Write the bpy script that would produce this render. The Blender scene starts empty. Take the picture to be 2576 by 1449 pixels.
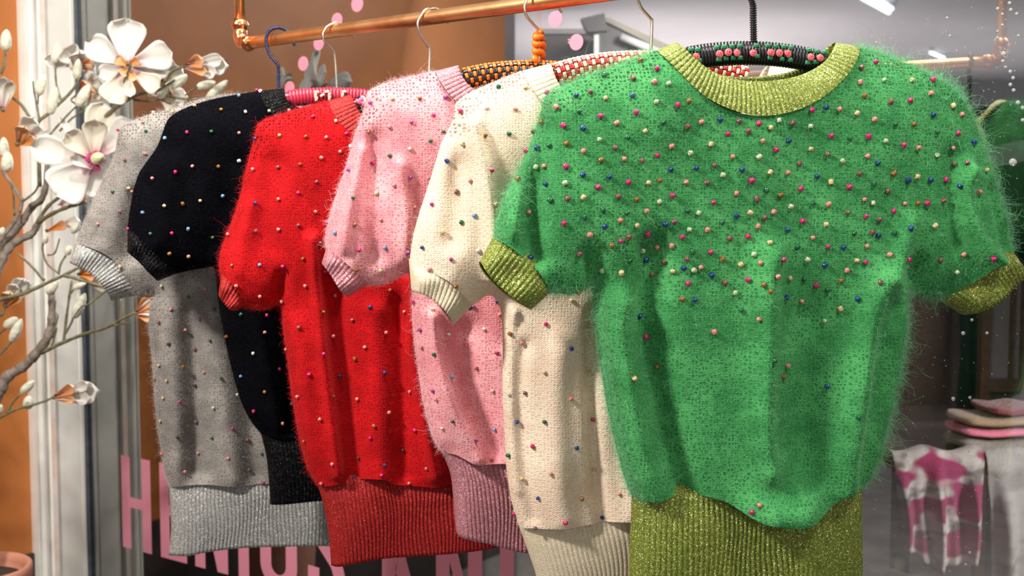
import bpy, math, random
import numpy as np
from mathutils import Vector, Matrix
from mathutils.bvhtree import BVHTree
from mathutils.geometry import delaunay_2d_cdt

random.seed(7)
rng = np.random.default_rng(7)
S = bpy.context.scene
COL = S.collection

# ------------------------------------------------------------------ camera, world, lights, exposure
FPX, CX, CY = 2900.0, 1288.0, 724.5          # focal length and centre in photo pixels (2576 x 1449)
HC, PITCH = 1.55, math.atan(200.5 / 2900.0)
cam = bpy.data.cameras.new('camera')
cam.sensor_width = 36.0
cam.lens = 36.0 * FPX / 2576.0
cam.clip_start = 0.05
co = bpy.data.objects.new('camera', cam)
COL.objects.link(co)
co.location = (0, 0, HC)
co.rotation_euler = (math.pi / 2 - PITCH, 0, 0)
S.camera = co
cam.dof.use_dof = True
cam.dof.focus_distance = 1.62
cam.dof.aperture_fstop = 6.3

w = bpy.data.worlds.new('night_street')
S.world = w
w.use_nodes = True
w.node_tree.nodes['Background'].inputs[0].default_value = (0.68, 0.66, 0.68, 1)
w.node_tree.nodes['Background'].inputs[1].default_value = 0.27


def lamp(name, loc, aim, power, size, color=(1, .94, .86), size_y=None):
    d = bpy.data.lights.new(name, 'AREA')
    d.energy, d.size, d.color = power, size, color
    if size_y:
        d.shape = 'RECTANGLE'
        d.size_y = size_y
    o = bpy.data.objects.new(name, d)
    COL.objects.link(o)
    o.location = loc
    o.rotation_euler = (Vector(aim) - Vector(loc)).to_track_quat('-Z', 'Y').to_euler()
    return o


lamp('canopy_lamp', (-1.45, 0.70, 2.75), (-0.05, 1.9, 1.15), 72, 0.25)
lamp('front_fill', (0.25, -1.3, 1.9), (0.0, 1.9, 1.1), 17, 1.2, (1, .95, .88))  # added broad fill from behind the camera, brightens the lower sweaters
lamp('canopy_lamp', (0.95, 0.75, 2.85), (0.3, 1.65, 1.35), 20, 0.30)
lamp('canopy_lamp', (-0.45, 1.45, 3.05), (-1.15, 3.1, 1.0), 24, 0.08)
lamp('top_lamp', (0.20, 1.75, 3.1), (0.10, 1.78, 1.5), 36, 0.5)
lamp('ceiling_fill', (2.4, 7.0, 1.75), (2.2, 7.0, 2.6), 20, 2.4, (1, .95, .95))  # added upward fill that brightens the shop ceiling at right, not a fixture
lamp('ceiling_fill', (0.75, 6.6, 1.75), (0.75, 6.6, 2.6), 52, 1.8, (1, .93, .93))  # second added upward fill, lifts the ceiling further left
lamp('shop_fill', (2.15, 1.75, 1.75), (1.35, 3.05, .70), 8, 0.4, (1, .95, .9)).data.spread = math.radians(62)  # added front light for the scarves and folded knits, no fixture there
lamp('shop_fill', (-0.45, 4.1, 2.2), (-0.95, 2.8, 1.5), 9, 0.3, (1, .95, .9)).data.spread = math.radians(50)  # added light from inside, brightens the blossoms' backs for their reflection

lamp('cabinet_fill', (0.85, 3.5, 2.35), (0.35, 4.9, 1.9), 9, 0.3, (1, .95, .9)).data.spread = math.radians(70)  # added light facing the cabinet and sloping stand, no fixture there

S.view_settings.view_transform = 'Standard'
S.view_settings.look = 'None'
S.view_settings.gamma = 1.0
S.view_settings.use_curve_mapping = False
S.view_settings.exposure = 0.0
S.cycles.max_bounces = 8
S.cycles.transparent_max_bounces = 24
S.cycles.caustics_reflective = False
S.cycles.caustics_refractive = False

# ------------------------------------------------------------------ geometry helpers
CP, SP = math.cos(PITCH), math.sin(PITCH)
CAM = np.array([0, 0, HC])


def ray(px, py):
    a, b = (px - CX) / FPX, -(py - CY) / FPX
    return np.array([a, CP + b * SP, -SP + b * CP])


def at(px, py, Y):
    d = ray(px, py)
    return CAM + d * (Y / d[1])


def on_plane(px, py, o, n):
    d = ray(px, py)
    t = np.dot(np.asarray(o) - CAM, n) / np.dot(d, n)
    return CAM + d * t


ORG = {}


def empty(name, loc, label=None, cat=None, group=None, kind=None):
    o = bpy.data.objects.new(name, None)
    COL.objects.link(o)
    o.location = loc
    o.empty_display_size = .05
    ORG[o.name] = np.array(loc, float)
    tag(o, label, cat, group, kind)
    return o


def tag(o, label=None, cat=None, group=None, kind=None):
    for k, v in (('label', label), ('category', cat), ('group', group), ('kind', kind)):
        if v:
            o[k] = v


def mesh(name, V, F, m, smooth=True):
    me = bpy.data.meshes.new(name)
    me.from_pydata([tuple(map(float, v)) for v in V], [], [tuple(map(int, f)) for f in F])
    for mm in (m if isinstance(m, (list, tuple)) else [m]):
        me.materials.append(mm)
    if smooth and len(me.polygons):
        me.polygons.foreach_set('use_smooth', [True] * len(me.polygons))
    me.update()
    return me


def obj(name, V, F, m, parent=None, smooth=True, loc=None):
    """One mesh object; V in world coordinates."""
    V = np.asarray(V, float)
    org = ORG[parent.name] if parent else (np.array(loc, float) if loc is not None else V.mean(axis=0) * [1, 1, 0] + [0, 0, V[:, 2].min()])
    me = mesh(name, V - org, F, m, smooth)
    o = bpy.data.objects.new(name, me)
    COL.objects.link(o)
    if parent:
        o.parent = parent
    else:
        o.location = org
    ORG[o.name] = org
    return o


def inst(name, me, parent, M):
    """An object that shares mesh data, at world matrix M."""
    o = bpy.data.objects.new(name, me)
    COL.objects.link(o)
    if parent:
        o.parent = parent
        M = Matrix.Translation(-Vector(ORG[parent.name])) @ M
        ORG[o.name] = ORG[parent.name]
    o.matrix_local = M
    return o


def join(parts):
    V, F, b = [], [], 0
    for v, f in parts:
        v = np.asarray(v, float)
        V.append(v)
        F += [tuple(b + i for i in q) for q in f]
        b += len(v)
    return np.vstack(V), F


def box(lo, hi):
    x0, y0, z0 = lo
    x1, y1, z1 = hi
    V = [(x0, y0, z0), (x1, y0, z0), (x1, y1, z0), (x0, y1, z0), (x0, y0, z1), (x1, y0, z1), (x1, y1, z1), (x0, y1, z1)]
    F = [(3, 2, 1, 0), (4, 5, 6, 7), (0, 1, 5, 4), (1, 2, 6, 5), (2, 3, 7, 6), (3, 0, 4, 7)]
    return np.array(V, float), F


def rbox(lx, ly, lz, b):
    """Rounded box centred on the origin (chamfered edges)."""
    import bmesh
    bm = bmesh.new()
    bmesh.ops.create_cube(bm, size=1.0)
    bmesh.ops.scale(bm, vec=(lx, ly, lz), verts=bm.verts)
    bmesh.ops.bevel(bm, geom=bm.edges[:], offset=b, segments=2, profile=.6, affect='EDGES')
    bm.verts.index_update()
    V = np.array([v.co[:] for v in bm.verts])
    F = [[v.index for v in f.verts] for f in bm.faces]
    bm.free()
    return V, F


def catmull(P, n=6):
    P = [np.asarray(p, float) for p in P]
    if len(P) < 3:
        return np.array(P)
    out = []
    Q = [2 * P[0] - P[1]] + P + [2 * P[-1] - P[-2]]
    for i in range(1, len(Q) - 2):
        p0, p1, p2, p3 = Q[i - 1:i + 3]
        for k in range(n):
            t = k / n
            out.append(.5 * (2 * p1 + (p2 - p0) * t + (2 * p0 - 5 * p1 + 4 * p2 - p3) * t * t + (3 * p1 - p0 - 3 * p2 + p3) * t ** 3))
    out.append(P[-1])
    return np.array(out)


def resample(P, n):
    P = np.asarray(P, float)
    L = np.r_[0, np.cumsum(np.linalg.norm(np.diff(P, axis=0), axis=1))]
    s = np.linspace(0, L[-1], n)
    return np.stack([np.interp(s, L, P[:, k]) for k in range(P.shape[1])], axis=1)


def tube(P, R, seg=10, caps=True):
    P = np.asarray(P, float)
    n = len(P)
    R = np.full(n, R) if np.isscalar(R) else np.interp(np.linspace(0, 1, n), np.linspace(0, 1, len(R)), R)
    T = np.gradient(P, axis=0)
    T /= np.linalg.norm(T, axis=1)[:, None] + 1e-12
    up = np.array([0, 0, 1.0]) if abs(T[0][2]) < .9 else np.array([1.0, 0, 0])
    N = np.cross(T[0], up)
    N /= np.linalg.norm(N)
    V, F = [], []
    a = np.linspace(0, 2 * math.pi, seg, endpoint=False)
    for i in range(n):
        N = N - T[i] * np.dot(N, T[i])
        N /= np.linalg.norm(N) + 1e-12
        B = np.cross(T[i], N)
        V += [P[i] + R[i] * (math.cos(x) * N + math.sin(x) * B) for x in a]
    for i in range(n - 1):
        for k in range(seg):
            k2 = (k + 1) % seg
            F.append((i * seg + k, i * seg + k2, (i + 1) * seg + k2, (i + 1) * seg + k))
    if caps:
        F.append(tuple(range(seg - 1, -1, -1)))
        F.append(tuple((n - 1) * seg + k for k in range(seg)))
    return np.array(V), F


def lathe(prof, seg=12, axis='z'):
    V, F = [], []
    for r, z in prof:
        for k in range(seg):
            a = 2 * math.pi * k / seg
            V.append((r * math.cos(a), r * math.sin(a), z))
    n = len(prof)
    for i in range(n - 1):
        for k in range(seg):
            k2 = (k + 1) % seg
            F.append((i * seg + k, i * seg + k2, (i + 1) * seg + k2, (i + 1) * seg + k))
    F.append(tuple(range(seg - 1, -1, -1)))
    F.append(tuple((n - 1) * seg + k for k in range(seg)))
    return np.array(V, float), F


def frame_to(z, o):
    """World matrix whose local z is z at point o."""
    return Matrix.Translation(Vector(o)) @ Vector(z).to_track_quat('Z', 'Y').to_matrix().to_4x4()


# ------------------------------------------------------------------ materials
class N:
    def __init__(s, name):
        s.m = bpy.data.materials.new(name)
        s.m.use_nodes = True
        s.t = s.m.node_tree
        s.b = s.t.nodes['Principled BSDF']
        s.out = s.t.nodes['Material Output']

    def n(s, typ, **k):
        x = s.t.nodes.new(typ)
        for a, v in k.items():
            setattr(x, a, v)
        return x

    def l(s, a, b):
        s.t.links.new(a, b)

    def math(s, op, a, b=None, clamp=False):
        x = s.n('ShaderNodeMath', operation=op, use_clamp=clamp)
        for i, v in enumerate((a, b)):
            if v is None:
                continue
            if isinstance(v, (int, float)):
                x.inputs[i].default_value = v
            else:
                s.l(v, x.inputs[i])
        return x.outputs[0]

    def mix(s, f, a, b):
        x = s.n('ShaderNodeMix', data_type='RGBA')
        for i, v in ((0, f), (6, a), (7, b)):
            if isinstance(v, (int, float)):
                x.inputs[i].default_value = v
            elif isinstance(v, tuple):
                x.inputs[i].default_value = (*v, 1)[:4]
            else:
                s.l(v, x.inputs[i])
        return x.outputs[2]

    def ramp(s, f, a, b):
        x = s.n('ShaderNodeMapRange', interpolation_type='SMOOTHSTEP')
        s.l(f, x.inputs[0])
        x.inputs[1].default_value, x.inputs[2].default_value = a, b
        return x.outputs[0]

    def noise(s, vec, scale, detail=2):
        x = s.n('ShaderNodeTexNoise')
        x.inputs['Scale'].default_value = scale
        x.inputs['Detail'].default_value = detail
        if vec is not None:
            s.l(vec, x.inputs['Vector'])
        return x.outputs['Fac']

    def objco(s):
        return s.n('ShaderNodeTexCoord').outputs['Object']

    def bump(s, h, strength, dist):
        x = s.n('ShaderNodeBump')
        x.inputs['Strength'].default_value = strength
        x.inputs['Distance'].default_value = dist
        s.l(h, x.inputs['Height'])
        s.l(x.outputs[0], s.b.inputs['Normal'])


def pm(name, c1, c2=None, scale=20, rough=.55, metal=0, bump=0, spec=.5, sheen=0, trans=0):
    """Principled material with noise between two colours."""
    x = N(name)
    c2 = c2 or tuple(c * .8 for c in c1)
    f = x.noise(x.objco(), scale, 3)
    f = x.ramp(f, .3, .7)
    x.l(x.mix(f, c1, c2), x.b.inputs['Base Color'])
    x.b.inputs['Roughness'].default_value = rough
    x.b.inputs['Metallic'].default_value = metal
    x.b.inputs['Specular IOR Level'].default_value = spec
    x.b.inputs['Sheen Weight'].default_value = sheen
    if bump:
        x.bump(f, bump, .004)
    if trans:
        x.b.inputs['Subsurface Weight'].default_value = trans
        x.b.inputs['Subsurface Radius'].default_value = (.01, .01, .01)
    return x.m


def knit(name, cd, cl, sheen=.35, holes=.75):
    x = N(name)
    A = x.n('ShaderNodeAttribute', attribute_name='flat').outputs['Vector']
    nz = x.n('ShaderNodeTexNoise')
    nz.inputs['Scale'].default_value = 55
    x.l(A, nz.inputs['Vector'])
    sub = x.n('ShaderNodeVectorMath', operation='MULTIPLY_ADD')
    x.l(nz.outputs['Color'], sub.inputs[0])
    sub.inputs[1].default_value = (.004, .004, 0)
    x.l(A, sub.inputs[2])
    sep = x.n('ShaderNodeSeparateXYZ')
    x.l(sub.outputs[0], sep.inputs[0])
    F = 1 / .0041
    fu = x.math('FRACT', x.math('MULTIPLY', sep.outputs[0], F))
    tri = x.math('MULTIPLY', x.math('ABSOLUTE', x.math('SUBTRACT', fu, .5)), 2)
    ph = x.math('ADD', x.math('MULTIPLY', sep.outputs[1], F * 1.3), x.math('MULTIPLY', tri, -.7))
    st = x.math('ADD', x.math('MULTIPLY', x.math('COSINE', x.math('MULTIPLY', ph, 2 * math.pi)), .5), .5)
    h = x.math('MULTIPLY', st, x.math('SUBTRACT', 1.0, x.math('POWER', tri, 2)))
    big = x.noise(A, 45, 4)
    fine = x.noise(A, 420, 2)
    vn = x.n('ShaderNodeTexVoronoi', feature='DISTANCE_TO_EDGE')
    vn.inputs['Scale'].default_value = 1 / .0050
    vn.inputs['Randomness'].default_value = .6
    x.l(A, vn.inputs['Vector'])
    thread = x.math('SUBTRACT', 1.0, x.ramp(vn.outputs['Distance'], .06, .30))
    patch = x.ramp(x.noise(A, 16, 2), .40, .62)
    net = x.math('MULTIPLY', thread, x.math('ADD', x.math('MULTIPLY', patch, .42), .16))
    f = x.math('ADD', x.math('MULTIPLY', h, .17), x.math('MULTIPLY', x.ramp(fine, .35, .7), .22))
    f = x.math('ADD', f, net)
    f = x.math('ADD', f, x.math('MULTIPLY', x.ramp(big, .3, .7), .20), True)
    x.l(x.mix(f, cd, cl), x.b.inputs['Base Color'])
    x.b.inputs['Roughness'].default_value = .85
    x.b.inputs['Specular IOR Level'].default_value = .02 if max(cl) < .02 else .12
    x.b.inputs['Sheen Weight'].default_value = sheen
    x.b.inputs['Sheen Roughness'].default_value = .45
    x.b.inputs['Sheen Tint'].default_value = (*[min(1, .12 + c * 1.3) for c in cl], 1)
    x.bump(x.math('ADD', x.math('ADD', h, thread), x.math('MULTIPLY', fine, .6)), .38, .0013)
    # open lace-like stitches where the knit is one layer thin (shoulders)
    vo = x.n('ShaderNodeTexVoronoi', feature='DISTANCE_TO_EDGE')
    vo.inputs['Scale'].default_value = 1 / .0050
    vo.inputs['Randomness'].default_value = .5
    x.l(A, vo.inputs['Vector'])
    sh = x.n('ShaderNodeAttribute', attribute_name='sheer').outputs['Fac']
    hole = x.math('MULTIPLY', x.ramp(vo.outputs['Distance'], .13, .26), x.math('MULTIPLY', sh, holes))
    tr = x.n('ShaderNodeBsdfTransparent')
    mx = x.n('ShaderNodeMixShader')
    x.l(hole, mx.inputs[0])
    x.l(x.b.outputs[0], mx.inputs[1])
    x.l(tr.outputs[0], mx.inputs[2])
    x.l(mx.outputs[0], x.out.inputs['Surface'])
    return x.m


def lurex(name, cd, cl, spark, metal=.45, rough=.38, spec=.35):
    """Rib knit with a metallic thread: dark and light strands and single bright flecks."""
    x = N(name)
    A = x.objco()
    vo = x.n('ShaderNodeTexVoronoi')
    vo.inputs['Scale'].default_value = 760
    x.l(A, vo.inputs['Vector'])
    sep = x.n('ShaderNodeSeparateColor')
    x.l(vo.outputs['Color'], sep.inputs[0])
    f = x.math('ADD', x.math('MULTIPLY', sep.outputs[0], .6), x.math('MULTIPLY', x.noise(A, 260, 3), .5), True)
    c = x.mix(f, cd, cl)
    k = x.ramp(sep.outputs[1], .88, .97)
    x.l(x.mix(k, c, spark), x.b.inputs['Base Color'])
    x.l(x.math('MULTIPLY', x.math('ADD', k, .35), metal, True), x.b.inputs['Metallic'])
    x.b.inputs['Roughness'].default_value = rough
    x.b.inputs['Specular IOR Level'].default_value = spec
    x.bump(x.math('ADD', vo.outputs['Distance'], sep.outputs[2]), .6, .0011)
    return x.m


def plain_hair(name, c):
    x = N(name)
    x.b.inputs['Base Color'].default_value = (*c, 1)
    hi = x.n('ShaderNodeHairInfo')
    x.l(x.mix(hi.outputs['Random'], tuple(v * .75 for v in c), tuple(min(1, v * 1.2 + .02) for v in c)), x.b.inputs['Base Color'])
    x.b.inputs['Roughness'].default_value = .7
    x.b.inputs['Specular IOR Level'].default_value = .08
    return x.m


def emit(name, c, s):
    x = N(name)
    x.b.inputs['Base Color'].default_value = (*c, 1)
    x.b.inputs['Emission Color'].default_value = (*c, 1)
    x.b.inputs['Emission Strength'].default_value = s
    return x.m


def glass_mat():
    x = N('shop_window_glass')
    x.t.nodes.remove(x.b)
    fr = x.n('ShaderNodeFresnel')
    fr.inputs[0].default_value = 1.5
    gl = x.n('ShaderNodeBsdfGlossy')
    gl.inputs['Roughness'].default_value = .0
    gl.inputs['Color'].default_value = (.95, .97, .97, 1)
    tr = x.n('ShaderNodeBsdfTransparent')
    mx = x.n('ShaderNodeMixShader')
    x.l(x.math('ADD', x.math('MULTIPLY', fr.outputs[0], 2.2), .20, True), mx.inputs[0])
    x.l(tr.outputs[0], mx.inputs[1])
    x.l(gl.outputs[0], mx.inputs[2])
    x.l(mx.outputs[0], x.out.inputs['Surface'])
    return x.m


M = {}
M['orange'] = pm('orange_painted_wall', (.50, .17, .040), (.43, .14, .032), 6, .5, bump=.15)
M['white_wood'] = pm('worn_white_paint', (.84, .83, .78), (.76, .73, .67), 9, .4, bump=.25)
M['pink_wood'] = pm('worn_undercoat', (.78, .60, .50), (.86, .80, .74), 14, .5, bump=.3)
M['gasket'] = pm('grey_rubber_gasket', (.10, .12, .14), (.07, .08, .10), 30, .5)
M['vinyl'] = pm('pink_vinyl', (.60, .23, .31), (.56, .21, .29), 4, .45)
M['copper'] = pm('copper_pipe', (.88, .50, .24), (.70, .34, .14), 18, .36, 1.0, .1)
M['copper_fit'] = pm('copper_fitting', (.88, .40, .18), (.55, .22, .09), 40, .26, 1.0, .3)
M['steel'] = pm('hook_wire', (.80, .74, .64), (.60, .54, .46), 30, .28, 1.0)
M['ceiling'] = pm('shop_ceiling_paint', (.45, .43, .44), (.40, .38, .39), 1.2, .9)
M['shopwall'] = pm('shop_wall_paint', (.030, .029, .032), (.02, .019, .022), 1.5, .8)
M['brownwall'] = pm('brown_panel', (.12, .075, .055), (.08, .05, .038), 3, .6)
M['floor'] = pm('dark_wood_floor', (.16, .11, .085), (.11, .075, .06), 5, .5)
M['pavement'] = pm('pavement_stone', (.22, .21, .20), (.16, .15, .15), 7, .8, bump=.3)
M['plinth'] = pm('quilted_taupe_cover', (.10, .083, .074), (.07, .058, .05), 40, .8, bump=.3)

# ------------------------------------------------------------------ the setting
TH = math.radians(35.0)
E = np.array([math.cos(TH), -math.sin(TH), 0])       # along the window, to the right
NN = np.array([math.sin(TH), math.cos(TH), 0])       # into the shop
G0 = np.array([.643, 2.04, 0])
GL = on_plane(209, 724, G0, NN) * [1, 1, 0]          # the left end of the pane


def g(e, n, z):
    return GL + E * e + NN * n + np.array([0, 0, z])


def gbox(e0, e1, n0, n1, z0, z1):
    V, F = box((e0, n0, z0), (e1, n1, z1))
    return np.array([g(*v) for v in V]), F


def glass_uv(px, py, n=0):
    p = on_plane(px, py, GL + NN * n, NN) - GL
    return float(np.dot(p, E)), float(p[2])


def struct(name, parts, m, smooth=False):
    V, F = join(parts)
    o = obj(name, V, F, m, None, smooth)
    o['kind'] = 'structure'
    return o


V, F = box((-6, -2.5, -.1), (6, 10, 0))
struct('floor', [(V, F)], M['pavement'])
struct('wall_left', [gbox(-.30, -.012, -2.15, .03, 0, 3.0)], M['orange'])
struct('baseboard_left', [gbox(-.30, .0, -2.17, -.18, 0, .57)], pm('dark_stone_base', (.055, .042, .038), (.035, .028, .026), 9, .6, bump=.3))
struct('wall_inside_left', [gbox(-.25, -.06, .05, 2.3, 0, 2.5)], M['brownwall'])
struct('ceiling', [box((-4.2, 4.0, 2.5), (6, 9.2, 2.6))], M['ceiling'])
struct('wall_back', [box((-4.2, 9.0, 0), (6, 9.2, 2.6))], M['shopwall'])
struct('wall_right', [gbox(4.6, 4.7, .1, 6, 0, 2.5)], M['shopwall'])

# white moulded jamb: an extruded profile (distance s out from the glass, height h proud of the wall)
prof = [(.0, .0), (.0, .006), (.004, .008), (.012, .008), (.014, .0045), (.017, .0045), (.019, .0085), (.088, .0085), (.090, .004), (.094, .004),
        (.096, .014), (.100, .0175), (.116, .0175), (.120, .013), (.122, .006), (.126, .006), (.129, .016), (.134, .020), (.142, .021), (.149, .017),
        (.151, .010), (.156, .010), (.158, .016), (.164, .016), (.166, .0), (.166, -.03), (.0, -.03)]
jamb = empty('trim_1', g(0, 0, 0), kind='structure')


def profile_strip(pts, z0, z1, nz=24, wob=.0008):
    V, F = [], []
    n = len(pts)
    for i in range(nz + 1):
        z = z0 + (z1 - z0) * i / nz
        for s, h in pts:
            V.append(g(h + (random.uniform(-wob, wob) if h > 0 else 0), -.012 - s, z))
    for i in range(nz):
        for k in range(n):
            k2 = (k + 1) % n
            F.append((i * n + k, (i + 1) * n + k, (i + 1) * n + k2, i * n + k2))
    return np.array(V), F


o = obj('jamb_board', *profile_strip(prof, 0, 3.0), M['white_wood'], jamb, smooth=False)
o = obj('painted_fillet', *gbox(.0172, .0186, -.128, -.112, 0, 3.0), M['pink_wood'], jamb, smooth=False)
o['label'] = 'worn pinkish strip of the white window jamb'
obj('gasket', *join([gbox(-.02, .008, -.012, -.001, 0, 3.0), gbox(-.02, .004, -.001, .03, 0, 3.0)]), M['gasket'], jamb, smooth=False)

# the shop window: pane, pink vinyl letters and dots, rain drops
win = empty('window_1', g(1.7, 0, 0), kind='structure')
obj('pane', *gbox(.0, 4.5, 0, .006, 0.05, 3.0), glass_mat(), win, smooth=False)
obj('bottom_rail', *gbox(-.02, 4.6, -.03, .03, 0, .06), M['white_wood'], win, smooth=False)


def flat_shape(name, polys, m, depth=.0006, parent=win):
    """Vinyl cut from outlines in (along-window, height) metres, stuck on the outer face of the pane."""
    parts = []
    for P in polys:
        k = len(P)
        V = [g(a, -depth, z) for a, z in P] + [g(a, -.0001, z) for a, z in P]
        F = [tuple(range(k))] + [(i, i + k, (i + 1) % k + k, (i + 1) % k) for i in range(k)]
        parts.append((np.array(V), F))
    return obj(name, *join(parts), m, parent, smooth=False)


zt = glass_uv(318, 1147)[1]
zb = glass_uv(318, 1377)[1]


def lx(px, py=1380):
    return glass_uv(px, py)[0]


def letter(ch, x0, x1, st):
    a, b = lx(x0), lx(x1)
    s = lx(x0 + st) - a
    hb = s * 1.0
    w_, h_ = b - a, zt - zb
    X = lambda t: a + w_ * t
    Z = lambda t: zb + h_ * t
    R = lambda p, q, r, t: [(p, r), (q, r), (q, t), (p, t)]
    if ch == 'I':
        P = [R(a, b, zb, zt)]
    elif ch == 'H':
        P = [R(a, a + s, zb, zt), R(b - s, b, zb, zt), R(a + s, b - s, Z(.45), Z(.56))]
    elif ch == 'E':
        P = [R(a, a + s, zb, zt), R(a + s, b, zb, zb + hb), R(a + s, b, zt - hb, zt), R(a + s, b - s * .3, Z(.46), Z(.57))]
    elif ch == 'N':
        P = [R(a, a + s, zb, zt), R(b - s, b, zb, zt), [(a + s, zt), (a + s, zt - h_ * .36), (b - s, zb), (b - s, zb + h_ * .36)]]
    elif ch == 'T':
        c = (a + b) / 2
        P = [R(a, b, zt - hb, zt), R(c - s / 2, c + s / 2, zb, zt - hb)]
    elif ch == 'K':
        P = [R(a, a + s, zb, zt), [(a + s, Z(.36)), (b - s * 1.1, zt), (b, zt), (a + s, Z(.62)),],
             [(a + s * 1.02, Z(.46)), (a + s * 1.7, Z(.66)), (b + s * .1, zb), (b - s * .95, zb)]]
    elif ch in 'US':
        n = 10
        rad = w_ / 2
        if ch == 'U':
            out = [(a, zt)] + [(X(.5) - rad * math.cos(t), zb + rad * .9 - rad * .9 * math.sin(t)) for t in np.linspace(0, math.pi, 2 * n)] + [(b, zt)]
            r2 = rad - s
            inn = [(b - s, zt)] + [(X(.5) + r2 * math.cos(t), zb + rad * .9 - r2 * .95 * math.sin(t)) for t in np.linspace(0, math.pi, 2 * n)] + [(a + s, zt)]
            k = len(out)
            P = [[out[i], out[i + 1], inn[k - 2 - i], inn[k - 1 - i]] for i in range(k - 1)]
        else:
            c = [(b - s / 2, Z(.70)), (b - s / 2, Z(.84)), (X(.72), Z(.955)), (X(.5), Z(.965)), (X(.26), Z(.95)), (a + s / 2, Z(.84)), (a + s / 2, Z(.72)), (X(.3), Z(.60)), (X(.55), Z(.47)),
                 (X(.76), Z(.36)), (b - s / 2, Z(.24)), (b - s / 2, Z(.14)), (X(.74), Z(.045)), (X(.5), Z(.035)), (X(.26), Z(.05)), (a + s / 2, Z(.16)), (a + s / 2, Z(.30))]
            c = catmull(c, 3)
            T = np.gradient(c, axis=0)
            T /= np.linalg.norm(T, axis=1)[:, None]
            nrm = np.stack([-T[:, 1], T[:, 0]], axis=1) * s / 2
            P = [[tuple(c[i] + nrm[i]), tuple(c[i] - nrm[i]), tuple(c[i + 1] - nrm[i + 1]), tuple(c[i + 1] + nrm[i + 1])] for i in range(len(c) - 1)]
    o = flat_shape('vinyl_letter', P, M['vinyl'])
    o['label'] = 'pink vinyl letter %s on the glass' % ch


for ch, x0, x1, st in (('H', 310, 382, 21), ('E', 405, 470, 23), ('N', 491, 573, 25), ('I', 600, 626, 26), ('U', 655, 747, 27), ('S', 775, 868, 28),
                       ('K', 961, 1062, 31), ('N', 1097, 1213, 34), ('I', 1258, 1293, 35), ('T', 1326, 1420, 37)):
    letter(ch, x0, x1, st)
for px, py, r in ((899, 10, .0185), (848, 51, .0175), (802, 109, .0170), (763, 160, .0175), (729, 221, .0165), (1397, 48, .0170), (1450, 106, .0165), (1431, 100, .002), (1431, 107, .002)):
    a, z = glass_uv(px, py)
    flat_shape('vinyl_dot', [[(a + r * math.cos(t), z + r * math.sin(t)) for t in np.linspace(0, 2 * math.pi, 28, endpoint=False)]], M['vinyl'])

dm = N('rain_drop')
dm.b.inputs['Base Color'].default_value = (.9, .93, .95, 1)
dm.b.inputs['Roughness'].default_value = .08
dm.b.inputs['Specular IOR Level'].default_value = .9
dm.b.inputs['Transmission Weight'].default_value = .75
dm.b.inputs['IOR'].default_value = 1.33
V, F = lathe([(.0004, -.0003), (.9, 0), (.8, .25), (.5, .45), (.05, .55)], 10)
drop_me = mesh('water_drop', V, F, dm.m)
drops = [(2540, 8, 5), (2510, 22, 5), (2543, 25, 5), (2522, 36, 4), (2558, 35, 4.5), (2522, 63, 4), (2510, 79, 4), (2510, 95, 4.5), (2562, 90, 4), (2525, 136, 8), (2523, 154, 5),
         (2530, 169, 4), (2542, 180, 5), (2549, 196, 5), (2542, 213, 5), (2550, 227, 5), (2561, 258, 6), (2573, 271, 5), (2573, 302, 5), (2548, 408, 10), (2425, 785, 5), (2445, 805, 4), (2423, 838, 5),
         (2440, 1000, 4), (2398, 1003, 5), (2205, 107, 4), (2383, 45, 4), (2390, 90, 4), (2483, 838, 4), (2440, 1390, 4), (2430, 1420, 4)]
for px, py, r in drops:
    a, z = glass_uv(px, py)
    sc = r / FPX * 2.0 * 1.05
    Mx = frame_to(-NN, g(a, -.0005, z)) @ Matrix.Diagonal((sc, sc, sc, 1))
    inst('water_drop', drop_me, win, Mx)
parts = []
for i in range(420):
    px = random.uniform(2180, 2570) if random.random() < .8 else random.uniform(1900, 2570)
    py = random.uniform(0, 1440)
    a, z = glass_uv(px, py)
    r = random.uniform(.0004, .0011)
    c = [g(a + r * math.cos(t), -.0004, z + r * math.sin(t)) for t in np.linspace(0, 2 * math.pi, 6, endpoint=False)] + [g(a, -.0004 - r * .6, z)]
    parts.append((np.array(c), [(k, (k + 1) % 6, 6) for k in range(6)]))
o = obj('fine_droplets', *join(parts), dm.m, win)
o['kind'] = 'stuff'

# ------------------------------------------------------------------ inside the shop, behind the pane
# window display base with a quilted cover
na, nb_ = 150, 56
V, F = [], []
for j in range(nb_ + 1):
    for i in range(na + 1):
        e_, n_ = .05 + 2.6 * i / na, .06 + .85 * j / nb_
        V.append(g(e_, n_, .62 + .007 * math.sin(e_ * 95 + n_ * 60 + .8 * math.sin(e_ * 20)) * (1 + .5 * math.sin(n_ * 47))))
for j in range(nb_):
    for i in range(na):
        q = j * (na + 1) + i
        F.append((q, q + 1, q + na + 2, q + na + 1))
Vb, Fb = gbox(.05, 2.65, .06, .91, 0, .60)
o = obj('display_plinth', *join([(V, F), (Vb, Fb)]), M['plinth'])
tag(o, 'low display platform under a rippled dark taupe cover behind the pink lettering', 'platform')

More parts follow.
